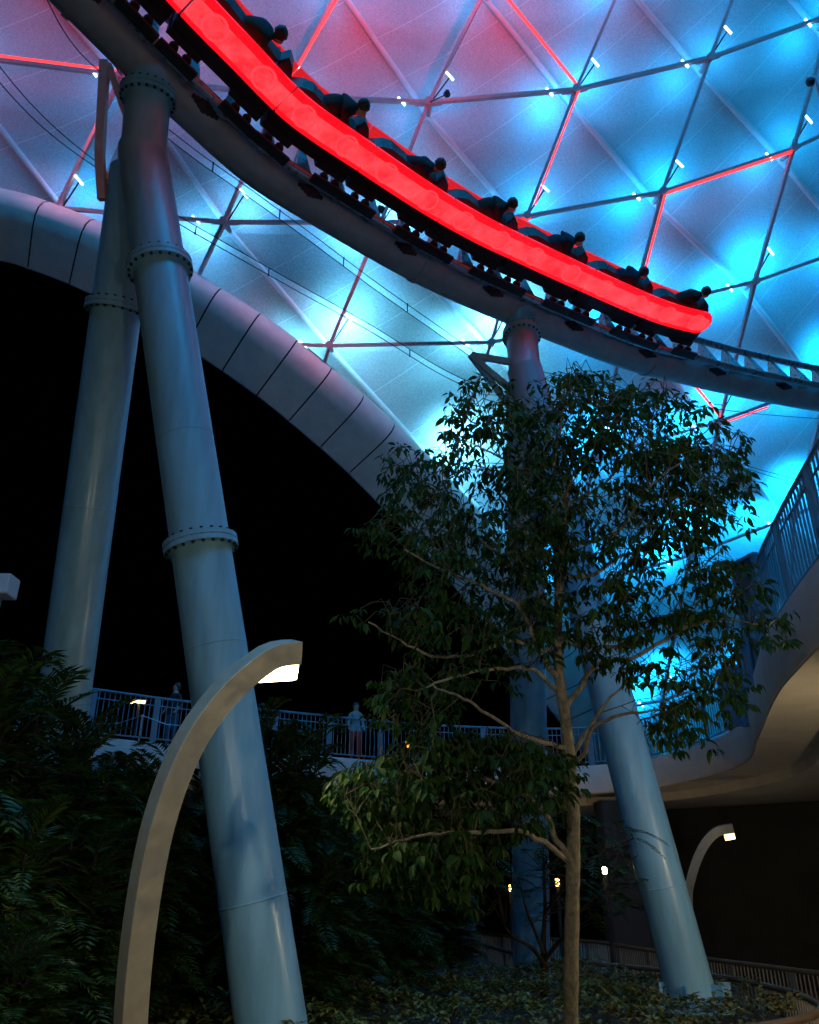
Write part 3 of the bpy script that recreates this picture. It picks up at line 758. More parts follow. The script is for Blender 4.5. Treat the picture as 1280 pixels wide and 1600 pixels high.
mb.sweep([(0, -0.85), (0.4, -0.85), (0.4, 3.8), (0, 3.8)], tf); tag(mb.build('underpass_wall', M['concrete'], None, True), 'dark curved concrete wall under the walkway behind the small lamp', 'wall')
mb = MB(); pp = P(985, 1450, 21.5); pp.z = 0
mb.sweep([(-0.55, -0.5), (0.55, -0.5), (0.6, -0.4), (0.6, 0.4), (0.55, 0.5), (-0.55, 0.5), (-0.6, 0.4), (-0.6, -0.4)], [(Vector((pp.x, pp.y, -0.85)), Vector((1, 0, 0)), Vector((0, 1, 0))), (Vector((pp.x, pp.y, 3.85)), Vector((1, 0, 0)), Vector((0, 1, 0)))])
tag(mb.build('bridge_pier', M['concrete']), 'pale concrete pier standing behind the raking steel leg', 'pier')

# fences along the sunken path
def polyline_f(pts):
    d_ = [0.0]
    for a, b in zip(pts, pts[1:]): d_.append(d_[-1] + (b - a).length)
    arr = np.array(d_)
    def f(u):
        k = int(np.searchsorted(arr, u)) - 1; k = max(0, min(len(d_) - 2, k)); t = (u - d_[k]) / max(1e-6, d_[k + 1] - d_[k])
        T = (pts[k + 1] - pts[k]).normalized(); return pts[k].lerp(pts[k + 1], t), Vector((-T.y, T.x, 0))
    return f, d_[-1]
for pts, lab in ((near_fence, 'picket fence with brown handrail curling round the planting bed'),
                 (catmull([PZ(x, y, 0.32) for x, y in ((700, 1452), (800, 1462), (925, 1470), (1000, 1481), (1100, 1496), (1200, 1509), (1330, 1524), (1600, 1545))], 0.15), 'darker picket fence on the far side of the sunken path')):
    fpts = [Vector((p.x, p.y, FENCE_Z - 1.08)) for p in pts]
    f, L = polyline_f(fpts); e = tag(empty('path_fence'), lab, 'fence')
    railing(e, f, L, 1.08, 1.7, 0.105, M['fence'], M['handrail'], 0.06, 0.011, mid=False, toprad=0.045)

# screen panels and end post on the walkway curve
def slab(name, p0, p1, z0, z1, th, m_, label, cat):
    T = (p1 - p0); T.z = 0; L = T.length; T.normalize(); N = Vector((-T.y, T.x, 0)); c = (p0 + p1) / 2; c.z = (z0 + z1) / 2; mb = MB()
    mb.box(c, (L / 2, th / 2, (z1 - z0) / 2), (T, N, Vector((0, 0, 1))))
    e = tag(empty(name), label, cat); mb.build('screen', m_, e)
    fm = MB()
    for q in (p0, p1): fm.box(Vector((q.x, q.y, c.z)), (0.05, 0.05, (z1 - z0) / 2 + 0.04), (T, N, Vector((0, 0, 1))))
    fm.box(Vector((c.x, c.y, z1 + 0.02)), (L / 2, 0.045, 0.025), (T, N, Vector((0, 0, 1)))); fm.build('frame', M['railblue'], e)
    return e
pa, pb = P(1168, 1000, 13.4), P(1204, 1000, 12.9)
slab('privacy_screen', pa, pb, DZ - 0.1, P(1180, 855, 13.2).z, 0.05, M['slate'], 'tall dark blue screen panel standing where the walkway bends', 'screen panel')
pa, pb = P(1132, 1100, 15.6), P(1160, 1100, 15.2)
slab('gate_panel', pa, pb, P(1146, 1138, 15.4).z, P(1146, 1040, 15.4).z, 0.12, M['railblue'], 'short blue-grey gate panel beneath the tall dark screen', 'gate')
mb = MB(); c = P(1187, 1015, 12.4)
X, Y, Z = Vector((1, 0, 0)), Vector((0, 1, 0)), Vector((0, 0, 1))
mb.add([c + X * -0.09 + Z * 0.2, c + X * 0.08 + Z * 0.1, c + X * 0.08 - Z * 0.16, c + X * 0.02 - Z * 0.2, c + X * -0.09 + Z * 0.2 + Y * 0.1, c + X * 0.08 + Z * 0.1 + Y * 0.1, c + X * 0.08 - Z * 0.16 + Y * 0.1, c + X * 0.02 - Z * 0.2 + Y * 0.1], [(0, 1, 2, 3), (7, 6, 5, 4), (0, 4, 5, 1), (1, 5, 6, 2), (2, 6, 7, 3), (3, 7, 4, 0)])
tag(mb.build('bracket_cover', M['wood']), 'small brown wedge-shaped cover fixed to the white walkway edge', 'bracket cover')

# equipment box on post at the left edge
e = tag(empty('equipment_post'), 'pale box on top of a slim blue post above the shrubs', 'equipment box')
mb = MB(); c = P(4, 917, 10.5); mb.box(c, (0.15, 0.15, 0.14)); o = mb.build('box', M['white'], e)
bv = o.modifiers.new('bevel', 'BEVEL'); bv.width = 0.02; bv.segments = 2
mb = MB(); mb.tube([Vector((c.x - 0.06, c.y, 0)), Vector((c.x - 0.06, c.y, c.z - 0.14))], 0.08, 14); mb.build('post', M['railblue'], e, True)
# security camera on the lattice
e = tag(empty('security_camera'), 'small dome security camera hanging from the canopy lattice', 'camera'); c = P(1268, 128, 24.6)
mb = MB(); mb.box(c + Vector((0, 0, 0.12)), (0.14, 0.1, 0.05)); mb.tube([c + Vector((0.14, 0, 0.12)), P(1281, 150, 25.2)], 0.04, 8); mb.build('mount', M['white'], e)
mb = MB(); mb.tube([c + Vector((-0.03, 0, 0.08)), c + Vector((-0.03, 0, -0.02)), c + Vector((-0.03, 0, -0.1)), c + Vector((-0.03, 0, -0.14))], [0.12, 0.13, 0.1, 0.03], 14); mb.build('dome', M['black'], e, True)

# =================================================================== LAMPS
def arch_lamp(name, pts, w, label, lens_m, power, color, back=None, lens_len=0.46, omni=False):
    pts = catmull(pts, 0.08); e = tag(empty(name, (0, 0, 0)), label, 'lamp', 'arched path lamps')
    nrm = (pts[-1] - pts[0]).cross(pts[len(pts) // 2] - pts[0]).normalized()      # plane of the arch
    if nrm.y > 0: nrm = -nrm
    fr_ = []
    for k, p in enumerate(pts):
        T = (pts[min(k + 1, len(pts) - 1)] - pts[max(k - 1, 0)]).normalized(); fr_.append((p, T.cross(nrm).normalized(), nrm))
    mb = MB(); mb.sweep([(-w, -w * .9), (w, -w * .9), (w, w * .9), (-w, w * .9)], fr_); body = mb.build('arm', M['lamp'], e)
    bv = body.modifiers.new('bevel', 'BEVEL'); bv.width = 0.008; bv.segments = 2
    p, A, B = fr_[-1]; T = (pts[-1] - pts[-2]).normalized(); dn = A if A.z < 0 else -A
    c = p - T * (lens_len * 0.55) + dn * (w + 0.012)
    mb = MB(); mb.sweep([(-w * .78, -0.02), (-w * .78, 0.02), (-w * .6, 0.11), (0, 0.13), (w * .6, 0.11), (w * .78, 0.02), (w * .78, -0.02)], [(c - T * lens_len / 2, B, dn), (c - T * lens_len * .42, B, dn), (c + T * lens_len * .42, B, dn), (c + T * lens_len / 2, B, dn)]); mb.build('lens', lens_m, e)
    L = add_light('lamp_light', 'POINT' if omni else 'SPOT', c + dn * 0.19, power, color, e, Vector((0, -0.05, -1)), 0.06, R(155), 0.6)
    return e
WARM = (1.0, 0.76, 0.44)
arch_lamp('path_lamp', [P(203, 1760, 5.9), P(204, 1600, 5.9), P(219, 1440, 5.95), P(247, 1290, 6.05), P(291, 1170, 6.2), P(345, 1090, 6.4), P(400, 1040, 6.6), P(432, 1022, 6.72), P(464, 1019, 6.84)], 0.098,
          'curved square-section metal path lamp with brilliant warm light, in front of the steel leg', M['warm'], PATH_LAMP_W * 0.8, WARM)
arch_lamp('path_lamp', [Vector((P(1078, 1480, 19).x, P(1078, 1480, 19).y, -0.8)), P(1076, 1420, 19), P(1081, 1370, 19), P(1098, 1325, 19), P(1120, 1300, 19), P(1146, 1294, 19)], 0.10,
          'small distant curved lamp glowing warm under the walkway', M['warm_far'], PATH_LAMP_W * 0.05, WARM, omni=True, lens_len=0.24)
# unseen path lamps added behind and beside the viewer to light columns and soffit
for k, (x, y, lab) in enumerate(((-2.6, -2.4, 'unseen curved path lamp added behind the viewer on the left'), (2.6, -1.8, 'unseen curved path lamp added behind the viewer on the right'), (7.6, 8.3, 'unseen curved path lamp added under the walkway'))):
    zb = -0.8 if k == 2 else 0.0; zt = zb + 3.3; dr = -1 if k == 2 else 1
    arch_lamp('path_lamp', [Vector((x, y, zb)), Vector((x, y, zb + 1.0)), Vector((x + 0.1 * dr, y, zb + 2)), Vector((x + 0.4 * dr, y, zb + 2.8)), Vector((x + 0.9 * dr, y, zt - 0.05)), Vector((x + 1.25 * dr, y, zt))], 0.105, lab, M['warm'], PATH_LAMP_W * (3.8 if k < 2 else 3.6), WARM if k == 2 else (1.0, 0.90, 0.70), omni=True)
for L_ in [o for o in bpy.data.objects if o.type == 'LIGHT' and o.name.startswith('lamp_light')]:
    pass
# far bollard lamps
for x, y, d_, m_, lab, w_ in ((945, 1360, 20, 'warm', 'far pale lamp shining beyond the tree trunk', 6), (871, 1379, 21, 'amber', 'far amber lamp just left of the tree trunk', 4), (797, 1388, 24, 'amber', 'tiny far amber lamp left of the dark sapling', 2)):
    e = tag(empty('post_lamp'), lab, 'lamp'); c = P(x, y, d_); mb = MB(); mb.tube([Vector((c.x, c.y, -0.8)), c - Vector((0, 0, 0.12))], 0.05, 8); mb.build('post', M['darksteel'], e)
    r_ = 0.06 if x != 797 else 0.03
    mb = MB(); mb.tube([c + Vector((0, 0, z)) for z in (-0.09, -0.05, 0.05, 0.09)], [r_ * .5, r_, r_, r_ * .5], 12); mb.build('lens', M[m_], e, True)
    add_light('lamp_light', 'POINT', c - Vector((0, 0.25, 0)), w_, (1.0, 0.7, 0.35), e, None, 0.1)
# hanging lantern and light bar on the walkway
e = tag(empty('lantern'), 'small orange lantern glowing behind the walkway railing', 'lantern'); c = PZ(637, 1156, DZ + 0.55)
mb = MB(); mb.tube([c + Vector((0, 0.8, z)) for z in (-0.1, -0.06, 0.06, 0.1)], [0.03, 0.065, 0.065, 0.03], 10); mb.build('glass', M['orange'], e, True)
mb = MB(); mb.tube([c + Vector((0, 0.8, -0.55)), c + Vector((0, 0.8, -0.1))], 0.02, 6); mb.build('stand', M['darksteel'], e)
e = tag(empty('light_bar'), 'short warm strip light glimpsed through the left railing', 'light fixture'); c = P(216, 1097, 24)
mb = MB(); mb.box(c, (0.22, 0.04, 0.035)); mb.build('tube', M['amber'], e); mb = MB(); mb.box(c + Vector((0, 0.06, 0.06)), (0.26, 0.05, 0.03)); mb.tube([Vector((c.x, c.y + .06, DZ - 0.1)), c + Vector((0, 0.06, 0.03))], 0.03, 6); mb.build('housing', M['darksteel'], e)
e = tag(empty('rope_barrier'), 'thin stanchion with drooping ropes behind the left railing', 'barrier')
st = wpt(0)[0]; c0 = PZ(191, 1148, DZ) + Vector((0.1, 0.9, 0)); mb = MB(); mb.tube([c0, c0 + Vector((0, 0, 0.62))], 0.02, 8); mb.build('stanchion', M['rail'], e)
mb = MB(); mb.tube([c0 + Vector((-1.2, 0.1, 0.42)), c0 + Vector((-0.6, 0.05, 0.42)), c0 + Vector((0, 0, 0.6)), c0 + Vector((0.6, 0.1, 0.4)), c0 + Vector((1.3, 0.2, 0.36))], 0.014, 6); mb.build('rope', M['rail'], e)

# =================================================================== PEOPLE
def skin_body(name, joints, edges, zones, mats, parent=None):
    me = bpy.data.meshes.new('skel'); me.from_pydata([j[0] for j in joints], edges, []); o = bpy.data.objects.new('skel', me); COL.objects.link(o)
    sk = o.modifiers.new('s', 'SKIN'); sk.use_smooth_shade = True
    for k, j in enumerate(joints):
        me.skin_vertices[0].data[k].radius = (j[1], j[1] if len(j) < 3 else j[2]); me.skin_vertices[0].data[k].use_root = (k == 0)
    o.modifiers.new('u', 'SUBSURF').levels = 2
    dg = bpy.context.evaluated_depsgraph_get(); dg.update(); out = bpy.data.meshes.new_from_object(o.evaluated_get(dg)); bpy.data.objects.remove(o)
    out.materials.clear()
    for m_ in mats: out.materials.append(m_)
    for f in out.polygons: f.material_index = zones(f.center); f.use_smooth = True
    return link(name, out, parent)
def standing(loc, rot, label, shirt, legs, arm_up=0.0):
    J = [((0, 0, 0.95), 0.13, 0.10), ((0, 0, 1.12), 0.13, 0.10), ((0, 0, 1.32), 0.16, 0.11), ((0, 0, 1.44), 0.10, 0.08), ((0, 0, 1.52), 0.055), ((0, 0.01, 1.60), 0.085, 0.095), ((0, 0.01, 1.70), 0.08, 0.09)]
    E = [(k, k + 1) for k in range(6)]
    for sx in (-1, 1):
        b0 = len(J)
        J += [((0.17 * sx, 0, 1.40), 0.06), ((0.22 * sx, 0.02, 1.14), 0.045), ((0.22 * sx, 0.14 + arm_up, 0.96 + arm_up), 0.036), ((0.20 * sx, 0.22 + arm_up, 0.93 + arm_up), 0.03)]
        E += [(3, b0), (b0, b0 + 1), (b0 + 1, b0 + 2), (b0 + 2, b0 + 3)]
        b1 = len(J)
        J += [((0.10 * sx, 0, 0.86), 0.095), ((0.11 * sx, 0.02, 0.48), 0.062), ((0.11 * sx, -0.02, 0.09), 0.045), ((0.12 * sx, 0.13, 0.04), 0.04)]
        E += [(0, b1), (b1, b1 + 1), (b1 + 1, b1 + 2), (b1 + 2, b1 + 3)]
    def z(c): return 0 if (c.z > 1.47 or (abs(c.x) > 0.19 and c.z < 1.1 and c.z > 0.8)) else (1 if c.z > 0.93 else (2 if c.z > 0.1 else 3))
    o = skin_body('person', J, E, z, [M['skin'], shirt, legs, M['black']])
    o.location = loc; o.rotation_euler = (0, 0, rot); tag(o, label, 'person')
    mb = MB(); 
    for a in range(1): mb.tube([(0, -0.03, 1.58), (0, -0.03, 1.66), (0, -0.02, 1.73), (0, -0.01, 1.77)], [0.085, 0.108, 0.09, 0.04], 12)
    mb.build('hair', M['hair'], o, True)
    return o
def on_deck(px, py, inn):
    p = PZ(px, py, DZ); k = min(range(len(walk)), key=lambda q: (walk[q] - p).length); return walk[k] + wfr[k][1] * inn + Vector((0, 0, -0.03))
standing(on_deck(578, 1186, 0.9), R(200), 'person in pale top and red shorts standing behind the railing right of the lamp', M['c_pale'], M['c_red'])
standing(on_deck(289, 1166, 1.0), R(150), 'person in dark top partly hidden behind the steel leg', M['c_dark'], M['c_jean'])
standing(on_deck(1078, 1168, 1.3), R(170), 'person in pale shirt behind the railing right of the tree', M['c_pale'], M['c_jean'])
ords = ['leading', 'second', 'third', 'fourth', 'fifth', 'sixth', 'seventh', 'eighth', 'ninth']
for uc, c in rider_spots:
    p, G, N, T = tframe(uc)
    x, y, d_ = proj(p + N * 1.9)
    if x < 150 or y < -60: continue
    J = [((-0.36, 0, 0.16), 0.20, 0.17), ((-0.14, 0, 0.30), 0.19, 0.16), ((0.08, 0, 0.42), 0.22, 0.17), ((0.20, 0, 0.50), 0.14, 0.12), ((0.29, 0, 0.53), 0.07), ((0.38, 0, 0.57), 0.105), ((0.44, 0, 0.62), 0.095)]
    E = [(k, k + 1) for k in range(6)]
    for sx in (-1, 1):
        b0 = len(J); J += [((0.16, 0.19 * sx, 0.44), 0.08), ((0.28, 0.25 * sx, 0.22), 0.06), ((0.46, 0.24 * sx, 0.24), 0.048), ((0.54, 0.22 * sx, 0.25), 0.045)]
        E += [(3, b0), (b0, b0 + 1), (b0 + 1, b0 + 2), (b0 + 2, b0 + 3)]
        b1 = len(J); J += [((-0.30, 0.12 * sx, 0.06), 0.085), ((0.12, 0.20 * sx, 0.02), 0.062), ((-0.2, 0.21 * sx, -0.22), 0.045), ((-0.1, 0.21 * sx, -0.28), 0.04)]
        E += [(0, b1), (b1, b1 + 1), (b1 + 1, b1 + 2), (b1 + 2, b1 + 3)]
    rv = random.Random(c * 5 + 2); hx, hz, br = rv.uniform(-.04, .05), rv.uniform(-.05, .08), rv.uniform(0.88, 1.1)
    J = [((q[0][0] + (hx if 2 <= k_ <= 6 else 0), q[0][1] + (rv.uniform(-.03, .03) if k_ in (5, 6) else 0), q[0][2] + (hz if 2 <= k_ <= 6 else 0)),) + tuple(z_ * br for z_ in q[1:]) for k_, q in enumerate(J)]
    o = skin_body('person', J, E, lambda q: 0 if q.x > 0.30 and q.z > 0.50 else 1, [M['skin'], rv.choice((M['c_dark'], M['c_navy'], M['c_brown']))])
    mw = Matrix((T, -G if T.cross(-G).dot(N) > 0 else G, N)).transposed().to_4x4()
    Yv = N.cross(T).normalized(); mw = Matrix((T, Yv, N)).transposed().to_4x4(); mw.translation = p + N * (BC - 0.08)
    o.matrix_world = mw
    tag(o, 'dark-clothed rider crouched forward on the %s car of the train%s' % (ords[c], ' in view' if c == 0 else ' from its front'), 'person', 'riders on the coaster train')
    mb = MB(); mb.tube([(0.30 + hx, 0, 0.58 + hz), (0.34 + hx, 0, 0.64 + hz), (0.39 + hx, 0, 0.71 + hz), (0.41 + hx, 0, 0.735 + hz)], [0.085, 0.115, 0.095, 0.03], 12); mb.build('hair', M['hair'], o, True)

# =================================================================== PLANTS
rnd = random.Random(11)
def leaf_geo(base, dirv, nrm, L, wd_, fold_=0.25, droop=0.25):
    """pointed leaf: 7 verts, 6 tris-ish"""
    T = dirv.normalized(); S = T.cross(nrm).normalized(); N_ = S.cross(T)
    m1 = base + T * L * 0.35 - N_ * L * 0.02; m2 = base + T * L * 0.72 - N_ * L * droop * 0.4; tip = base + T * L - N_ * L * droop
    up_ = N_ * wd_ * fold_
    return [base, m1, m2, tip, m1 + S * wd_ + up_, m2 + S * wd_ * 0.75 + up_, m1 - S * wd_ + up_, m2 - S * wd_ * 0.75 + up_], [(0, 4, 1), (1, 4, 5, 2), (2, 5, 3), (0, 1, 6), (1, 2, 7, 6), (2, 3, 7)]
def rdir(r): 
    z = r.uniform(-1, 1); a = r.uniform(0, 2 * math.pi); q = math.sqrt(1 - z * z); return Vector((q * math.cos(a), q * math.sin(a), z))
# ---- the leafy tree
tree = tag(empty('young_tree', (0, 0, 0)), 'slender young tree with pale trunk and drooping dark leaves in front of the support', 'tree')
TD0 = 7.3
LIMBS = [
    ([(893, 1720), (892, 1600), (893, 1480), (895, 1380), (896, 1290), (891, 1200), (882, 1110), (874, 1060), (872, 1000), (873, 930), (877, 870), (884, 800), (886, 770)], [13.5, 12.5, 12, 12, 11.5, 11, 10.5, 9.5, 8.5, 7.5, 6.5, 5, 4], 0.0),
    ([(874, 1060), (856, 1040), (835, 1000), (812, 950), (752, 915), (690, 890), (632, 860)], [6, 5, 4.2, 3.5, 2.8, 2.2, 1.5], -0.5),
    ([(870, 1080), (831, 1046), (770, 1046), (702, 1060), (650, 1080)], [4.5, 3.8, 3, 2.5, 1.5], -0.7),
    ([(868, 1020), (822, 1007), (790, 1002), (740, 1022), (685, 1026), (635, 1007), (575, 970)], [4, 3.6, 3.2, 2.8, 2.4, 2, 1.4], -0.4),
    ([(885, 1170), (850, 1160), (810, 1145), (725, 1092), (675, 1072)], [4.5, 4, 3.2, 2.6, 1.6], -0.8),
    ([(893, 1350), (860, 1322), (837, 1310), (809, 1299), (740, 1300), (660, 1305), (580, 1328)], [6, 5.2, 4.6, 4, 3, 2.2, 1.5], -0.8),
    ([(893, 1345), (868, 1310), (858, 1285), (846, 1265), (823, 1245), (780, 1225), (700, 1200), (610, 1215)], [6.5, 5.8, 5.2, 4.8, 4.2, 3.4, 2.4, 1.5], -0.2),
    ([(891, 1200), (914, 1175), (922, 1142), (945, 1125), (974, 1116), (1030, 1110)], [5, 4.4, 4, 3.4, 2.6, 1.6], -0.4),
    ([(889, 1190), (912, 1150), (935, 1116), (955, 1090), (990, 1060)], [4.6, 4, 3.2, 2.6, 1.6], 0.3),
    ([(880, 1112), (910, 1072), (930, 1040), (997, 1024), (1050, 991), (1118, 968), (1190, 975)], [5.5, 4.8, 4.2, 3.6, 3, 2.2, 1.4], -0.3),
    ([(873, 1000), (920, 1010), (1000, 1004), (1037, 968), (1102, 939), (1160, 930)], [4.6, 4, 3.4, 2.8, 2, 1.3], 0.5),
    ([(874, 900), (920, 900), (938, 890), (971, 870), (1040, 850), (1100, 840)], [4.4, 4, 3.6, 3, 2, 1.3], 0.3),
    ([(880, 850), (930, 845), (967, 830), (1020, 757), (1070, 720)], [3.8, 3.3, 2.8, 2.2, 1.3], -0.4),
    ([(885, 796), (840, 762), (790, 720), (730, 690)], [3.6, 3, 2.3, 1.3], -0.5),
    ([(885, 796), (865, 734), (874, 686), (880, 640)], [3.6, 3, 2.3, 1.3], -0.3),
    ([(886, 780), (896, 697), (905, 640), (908, 590)], [3.4, 2.8, 2, 1], 0.2),
    ([(886, 790), (924, 770), (958, 742), (1000, 680)], [3.4, 2.8, 2.2, 1.2], 0.0),
    ([(875, 900), (840, 860), (800, 800), (760, 730), (745, 660)], [4.2, 3.6, 2.8, 2.1, 1.2], 0.5),
    ([(870, 960), (820, 900), (760, 850), (700, 800), (650, 745)], [4.4, 3.6, 2.8, 2.2, 1.2], 0.1),
]
skel = []
for li, (pl, rad, dd) in enumerate(LIMBS):
    npt = len(pl); pts = []
    for k, (x, y) in enumerate(pl): pts.append(P(x, y, TD0 + dd * 1.3 * (k / (npt - 1))))
    if li == 0:  pts[0].z = min(pts[0].z, -0.1)
    cm = catmull(pts, 0.07)
    if li: cm = [p + Vector((rnd.gauss(0, .006), rnd.gauss(0, .006), rnd.gauss(0, .006))) for p in cm]
    rr = [float(np.interp(k / (len(cm) - 1), np.linspace(0, 1, npt), rad)) * (1.0 if li == 0 else 0.8) * TD0 / FPX for k in range(len(cm))]
    if li == 0: rr = [r_ * (1 + 0.04 * math.sin(k * 0.9) + 0.03 * math.sin(k * 2.3)) for k, r_ in enumerate(rr)]
    mb = MB(); mb.tube(cm, rr, 12 if li == 0 else 7); mb.build('trunk' if li == 0 else 'branch', M['bark'], tree, True)
    for k, p in enumerate(cm):
        if (li == 0 and k < len(cm) * 0.62): continue
        skel.append((p, rr[k]))
BLOBS = [(760, 640, 75, 45, 16), (905, 600, 30, 30, 6), (900, 640, 110, 60, 44), (1015, 665, 110, 60, 44), (800, 715, 120, 70, 46), (950, 770, 180, 100, 100), (1075, 760, 90, 85, 46), (640, 735, 50, 40, 12), (665, 825, 85, 65, 34), (725, 890, 110, 65, 42),
         (1040, 890, 120, 85, 66), (1145, 930, 65, 60, 26), (1205, 985, 35, 25, 8), (900, 930, 120, 75, 50), (610, 965, 62, 26, 12), (590, 830, 30, 20, 4), (700, 985, 95, 45, 26), (1055, 1010, 100, 65, 50), (1115, 1070, 60, 50, 22), (1060, 1125, 65, 32, 18), (645, 1095, 65, 55, 34), (770, 1050, 60, 28, 8),
         (735, 1190, 140, 45, 56), (595, 1235, 80, 55, 34), (700, 1275, 140, 65, 60), (600, 1335, 45, 35, 14), (715, 1365, 65, 40, 18), (840, 1215, 70, 50, 28), (960, 1020, 60, 60, 18), (820, 990, 60, 60, 22), (830, 830, 80, 70, 34), (1150, 690, 25, 25, 4), (1165, 760, 15, 30, 4)]
twigs = MB(); leaves = MB(); singles = []
leaf_tpl = []
for w_ in (0.20, 0.24, 0.28):
    mb = MB(); v_, f_ = leaf_geo(Vector((0, 0, 0)), Vector((1, 0, 0)), Vector((0, 0, 1)), 1.0, w_, 0.3, 0.22); mb.add(v_, f_)
    me = bpy.data.meshes.new('leaf'); me.from_pydata(mb.v, [], mb.f); me.materials.append(M['leaf']); leaf_tpl.append(me)
allleaf = []
for bx, by, rx, ry, cnt in BLOBS:
    for _ in range(int(cnt * (2.5 if by < 860 else ((1.5 if bx > 880 else 2.1) if by < 1150 else 2.8)))):
        a = rnd.uniform(0, 2 * math.pi); q = math.sqrt(rnd.random()); x, y = bx + rx * q * math.cos(a), by + ry * q * math.sin(a)
        near_d = min(skel, key=lambda s_: (lambda pr: (pr[0] - x) ** 2 + (pr[1] - y) ** 2)(proj(s_[0]))) if False else None
        dd = rnd.gauss(0, 0.55); pt = P(x, y, TD0 + max(-1.2, min(1.3, dd)))
        b0 = min(skel, key=lambda s_: (s_[0] - pt).length_squared + (0.12 if s_[0].z > pt.z + 0.1 else 0))
        mid = b0[0].lerp(pt, 0.5) + Vector((rnd.gauss(0, .04), rnd.gauss(0, .04), 0.06 + rnd.random() * 0.05))
        L_ = (pt - b0[0]).length
        twigs.tube([b0[0], mid, pt], [min(b0[1] * 0.7, 0.004 + L_ * 0.008), 0.0045, 0.003], 5, caps=False)
        skel.append((mid, 0.006)); 
        out = (pt - b0[0]).normalized() if L_ > 1e-3 else rdir(rnd)
        big = 1.12 if y > 1150 else (1.0 if y > 900 else 0.88)
        for sub in range(rnd.choice((1, 1, 2))):
            nl = rnd.randint(5, 7); hub = pt + (out * 0.06 + rdir(rnd) * 0.09) * sub
            az0 = rnd.uniform(0, 6.28)
            for k in range(nl):
                az = az0 + 2 * math.pi * k / nl + rnd.gauss(0, .25)
                dirv = Vector((math.cos(az), math.sin(az), -rnd.uniform(0.15, 1.5))) + out * 0.35
                Ln = rnd.choice((rnd.uniform(0.06, 0.10), rnd.uniform(0.08, 0.14))) * big
                pb = hub + Vector((math.cos(az), math.sin(az), -0.3)) * 0.025
                allleaf.append((pb, dirv.normalized(), (Vector((0, 0, 1)) + rdir(rnd) * 0.5).normalized(), Ln, rnd.uniform(0.15, 0.24), rnd.uniform(0.1, 0.5)))
allleaf.sort(key=lambda l_: -l_[3] / proj(l_[0])[2])
for k, (pb, dv, nv, Ln, w_, dr) in enumerate(allleaf):
    if k < 300:
        o = link('leaf', leaf_tpl[k % 3], tree); S = dv.cross(nv).normalized(); N_ = S.cross(dv)
        mw = Matrix((dv, -S, N_)).transposed().to_4x4() @ Matrix.Diagonal((Ln, Ln, Ln, 1)); mw.translation = pb; o.matrix_world = mw
    else:
        v_, f_ = leaf_geo(pb, dv, nv, Ln, Ln * w_, 0.3, dr); leaves.add(v_, f_)
stuff(twigs.build('twigs', M['twig'], tree, True, fix=False)); stuff(leaves.build('crown', M['leaf'], tree, fix=False))

# ---- feathery shrubs and the sapling behind
def frond(mb, base, dirv, L, r, leaflets=13, w_=0.016, m_leaf=0, droop=0.5):
    dirv = dirv.normalized(); side = dirv.cross(Vector((0, 0, 1)));
    if side.length < 1e-3: side = Vector((1, 0, 0))
    side.normalize(); pts = []
    for k in range(7):
        t = k / 6; pts.append(base + dirv * L * t + Vector((0, 0, -droop * L * t * t)))
    mb.tube([pts[0], pts[3], pts[6]], [0.006, 0.004, 0.002], 4, caps=False, mi=1)
    for k in range(leaflets):
        t = 0.14 + 0.86 * k / (leaflets - 1); f = t * 6; i_ = min(5, int(f)); c = pts[i_].lerp(pts[i_ + 1], f - i_); T = (pts[i_ + 1] - pts[i_]).normalized()
        ll = L * 0.30 * (math.sin(math.pi * (0.12 + 0.80 * t)) ** 0.7) * r.uniform(0.85, 1.1)
        upn = side.cross(T).normalized()
        for sg in (-1, 1):
            d_ = (side * sg * 0.85 + T * 0.62 + upn * 0.18 + rdir(r) * 0.08).normalized(); wv = T * w_ * (0.6 + L * 0.7)
            tip = c + d_ * ll - Vector((0, 0, ll * 0.12)); m_ = c + d_ * ll * 0.45
            mb.add([c, m_ + wv, tip, m_ - wv], [(0, 1, 2), (0, 2, 3)], m_leaf)
def shrub_meshes(seed, H, spread, stems, nfr):
    r = random.Random(seed); st = MB(); fo = MB()
    for s_ in range(stems):
        a = r.uniform(0, 6.28); lean = r.uniform(0.05, 0.35) * spread; hh = H * r.uniform(0.6, 1.0)
        pts = [Vector((math.cos(a) * lean * t ** 1.3 + r.gauss(0, .02), math.sin(a) * lean * t ** 1.3 + r.gauss(0, .02), hh * t)) for t in (0, .25, .5, .75, 1)]
        st.tube(pts, [0.04, 0.034, 0.028, 0.02, 0.012], 7)
        for k in range(nfr):
            t = 0.12 + 0.88 * (k + r.random()) / nfr; f = t * 4; i_ = min(3, int(f)); c = pts[i_].lerp(pts[i_ + 1], f - i_)
            az = k * 2.4 + r.gauss(0, .3); el = r.uniform(0.15, 0.9) + (0.6 if t > 0.9 else 0)
            frond(fo, c, Vector((math.cos(az), math.sin(az), el)), r.uniform(0.45, 0.8) * (0.8 + 0.2 * spread), r, 14, 0.019, 0, r.uniform(0.25, 0.6))
    a_ = st.build('stem', M['darkbark'], None, True, fix=False); b_ = fo.build('foliage', [M['frond'], M['darkbark']], None, fix=False)
    ma, mb_ = a_.data, b_.data; bpy.data.objects.remove(a_); bpy.data.objects.remove(b_); return ma, mb_
def shrub_meshes_h(seed, H, spread, stems, nfr): return shrub_meshes(seed, H, spread, stems, nfr)
TALL = [shrub_meshes(21, 2.9, 1.7, 8, 46), shrub_meshes(22, 2.6, 1.9, 8, 44), shrub_meshes(23, 2.2, 1.9, 8, 38)]
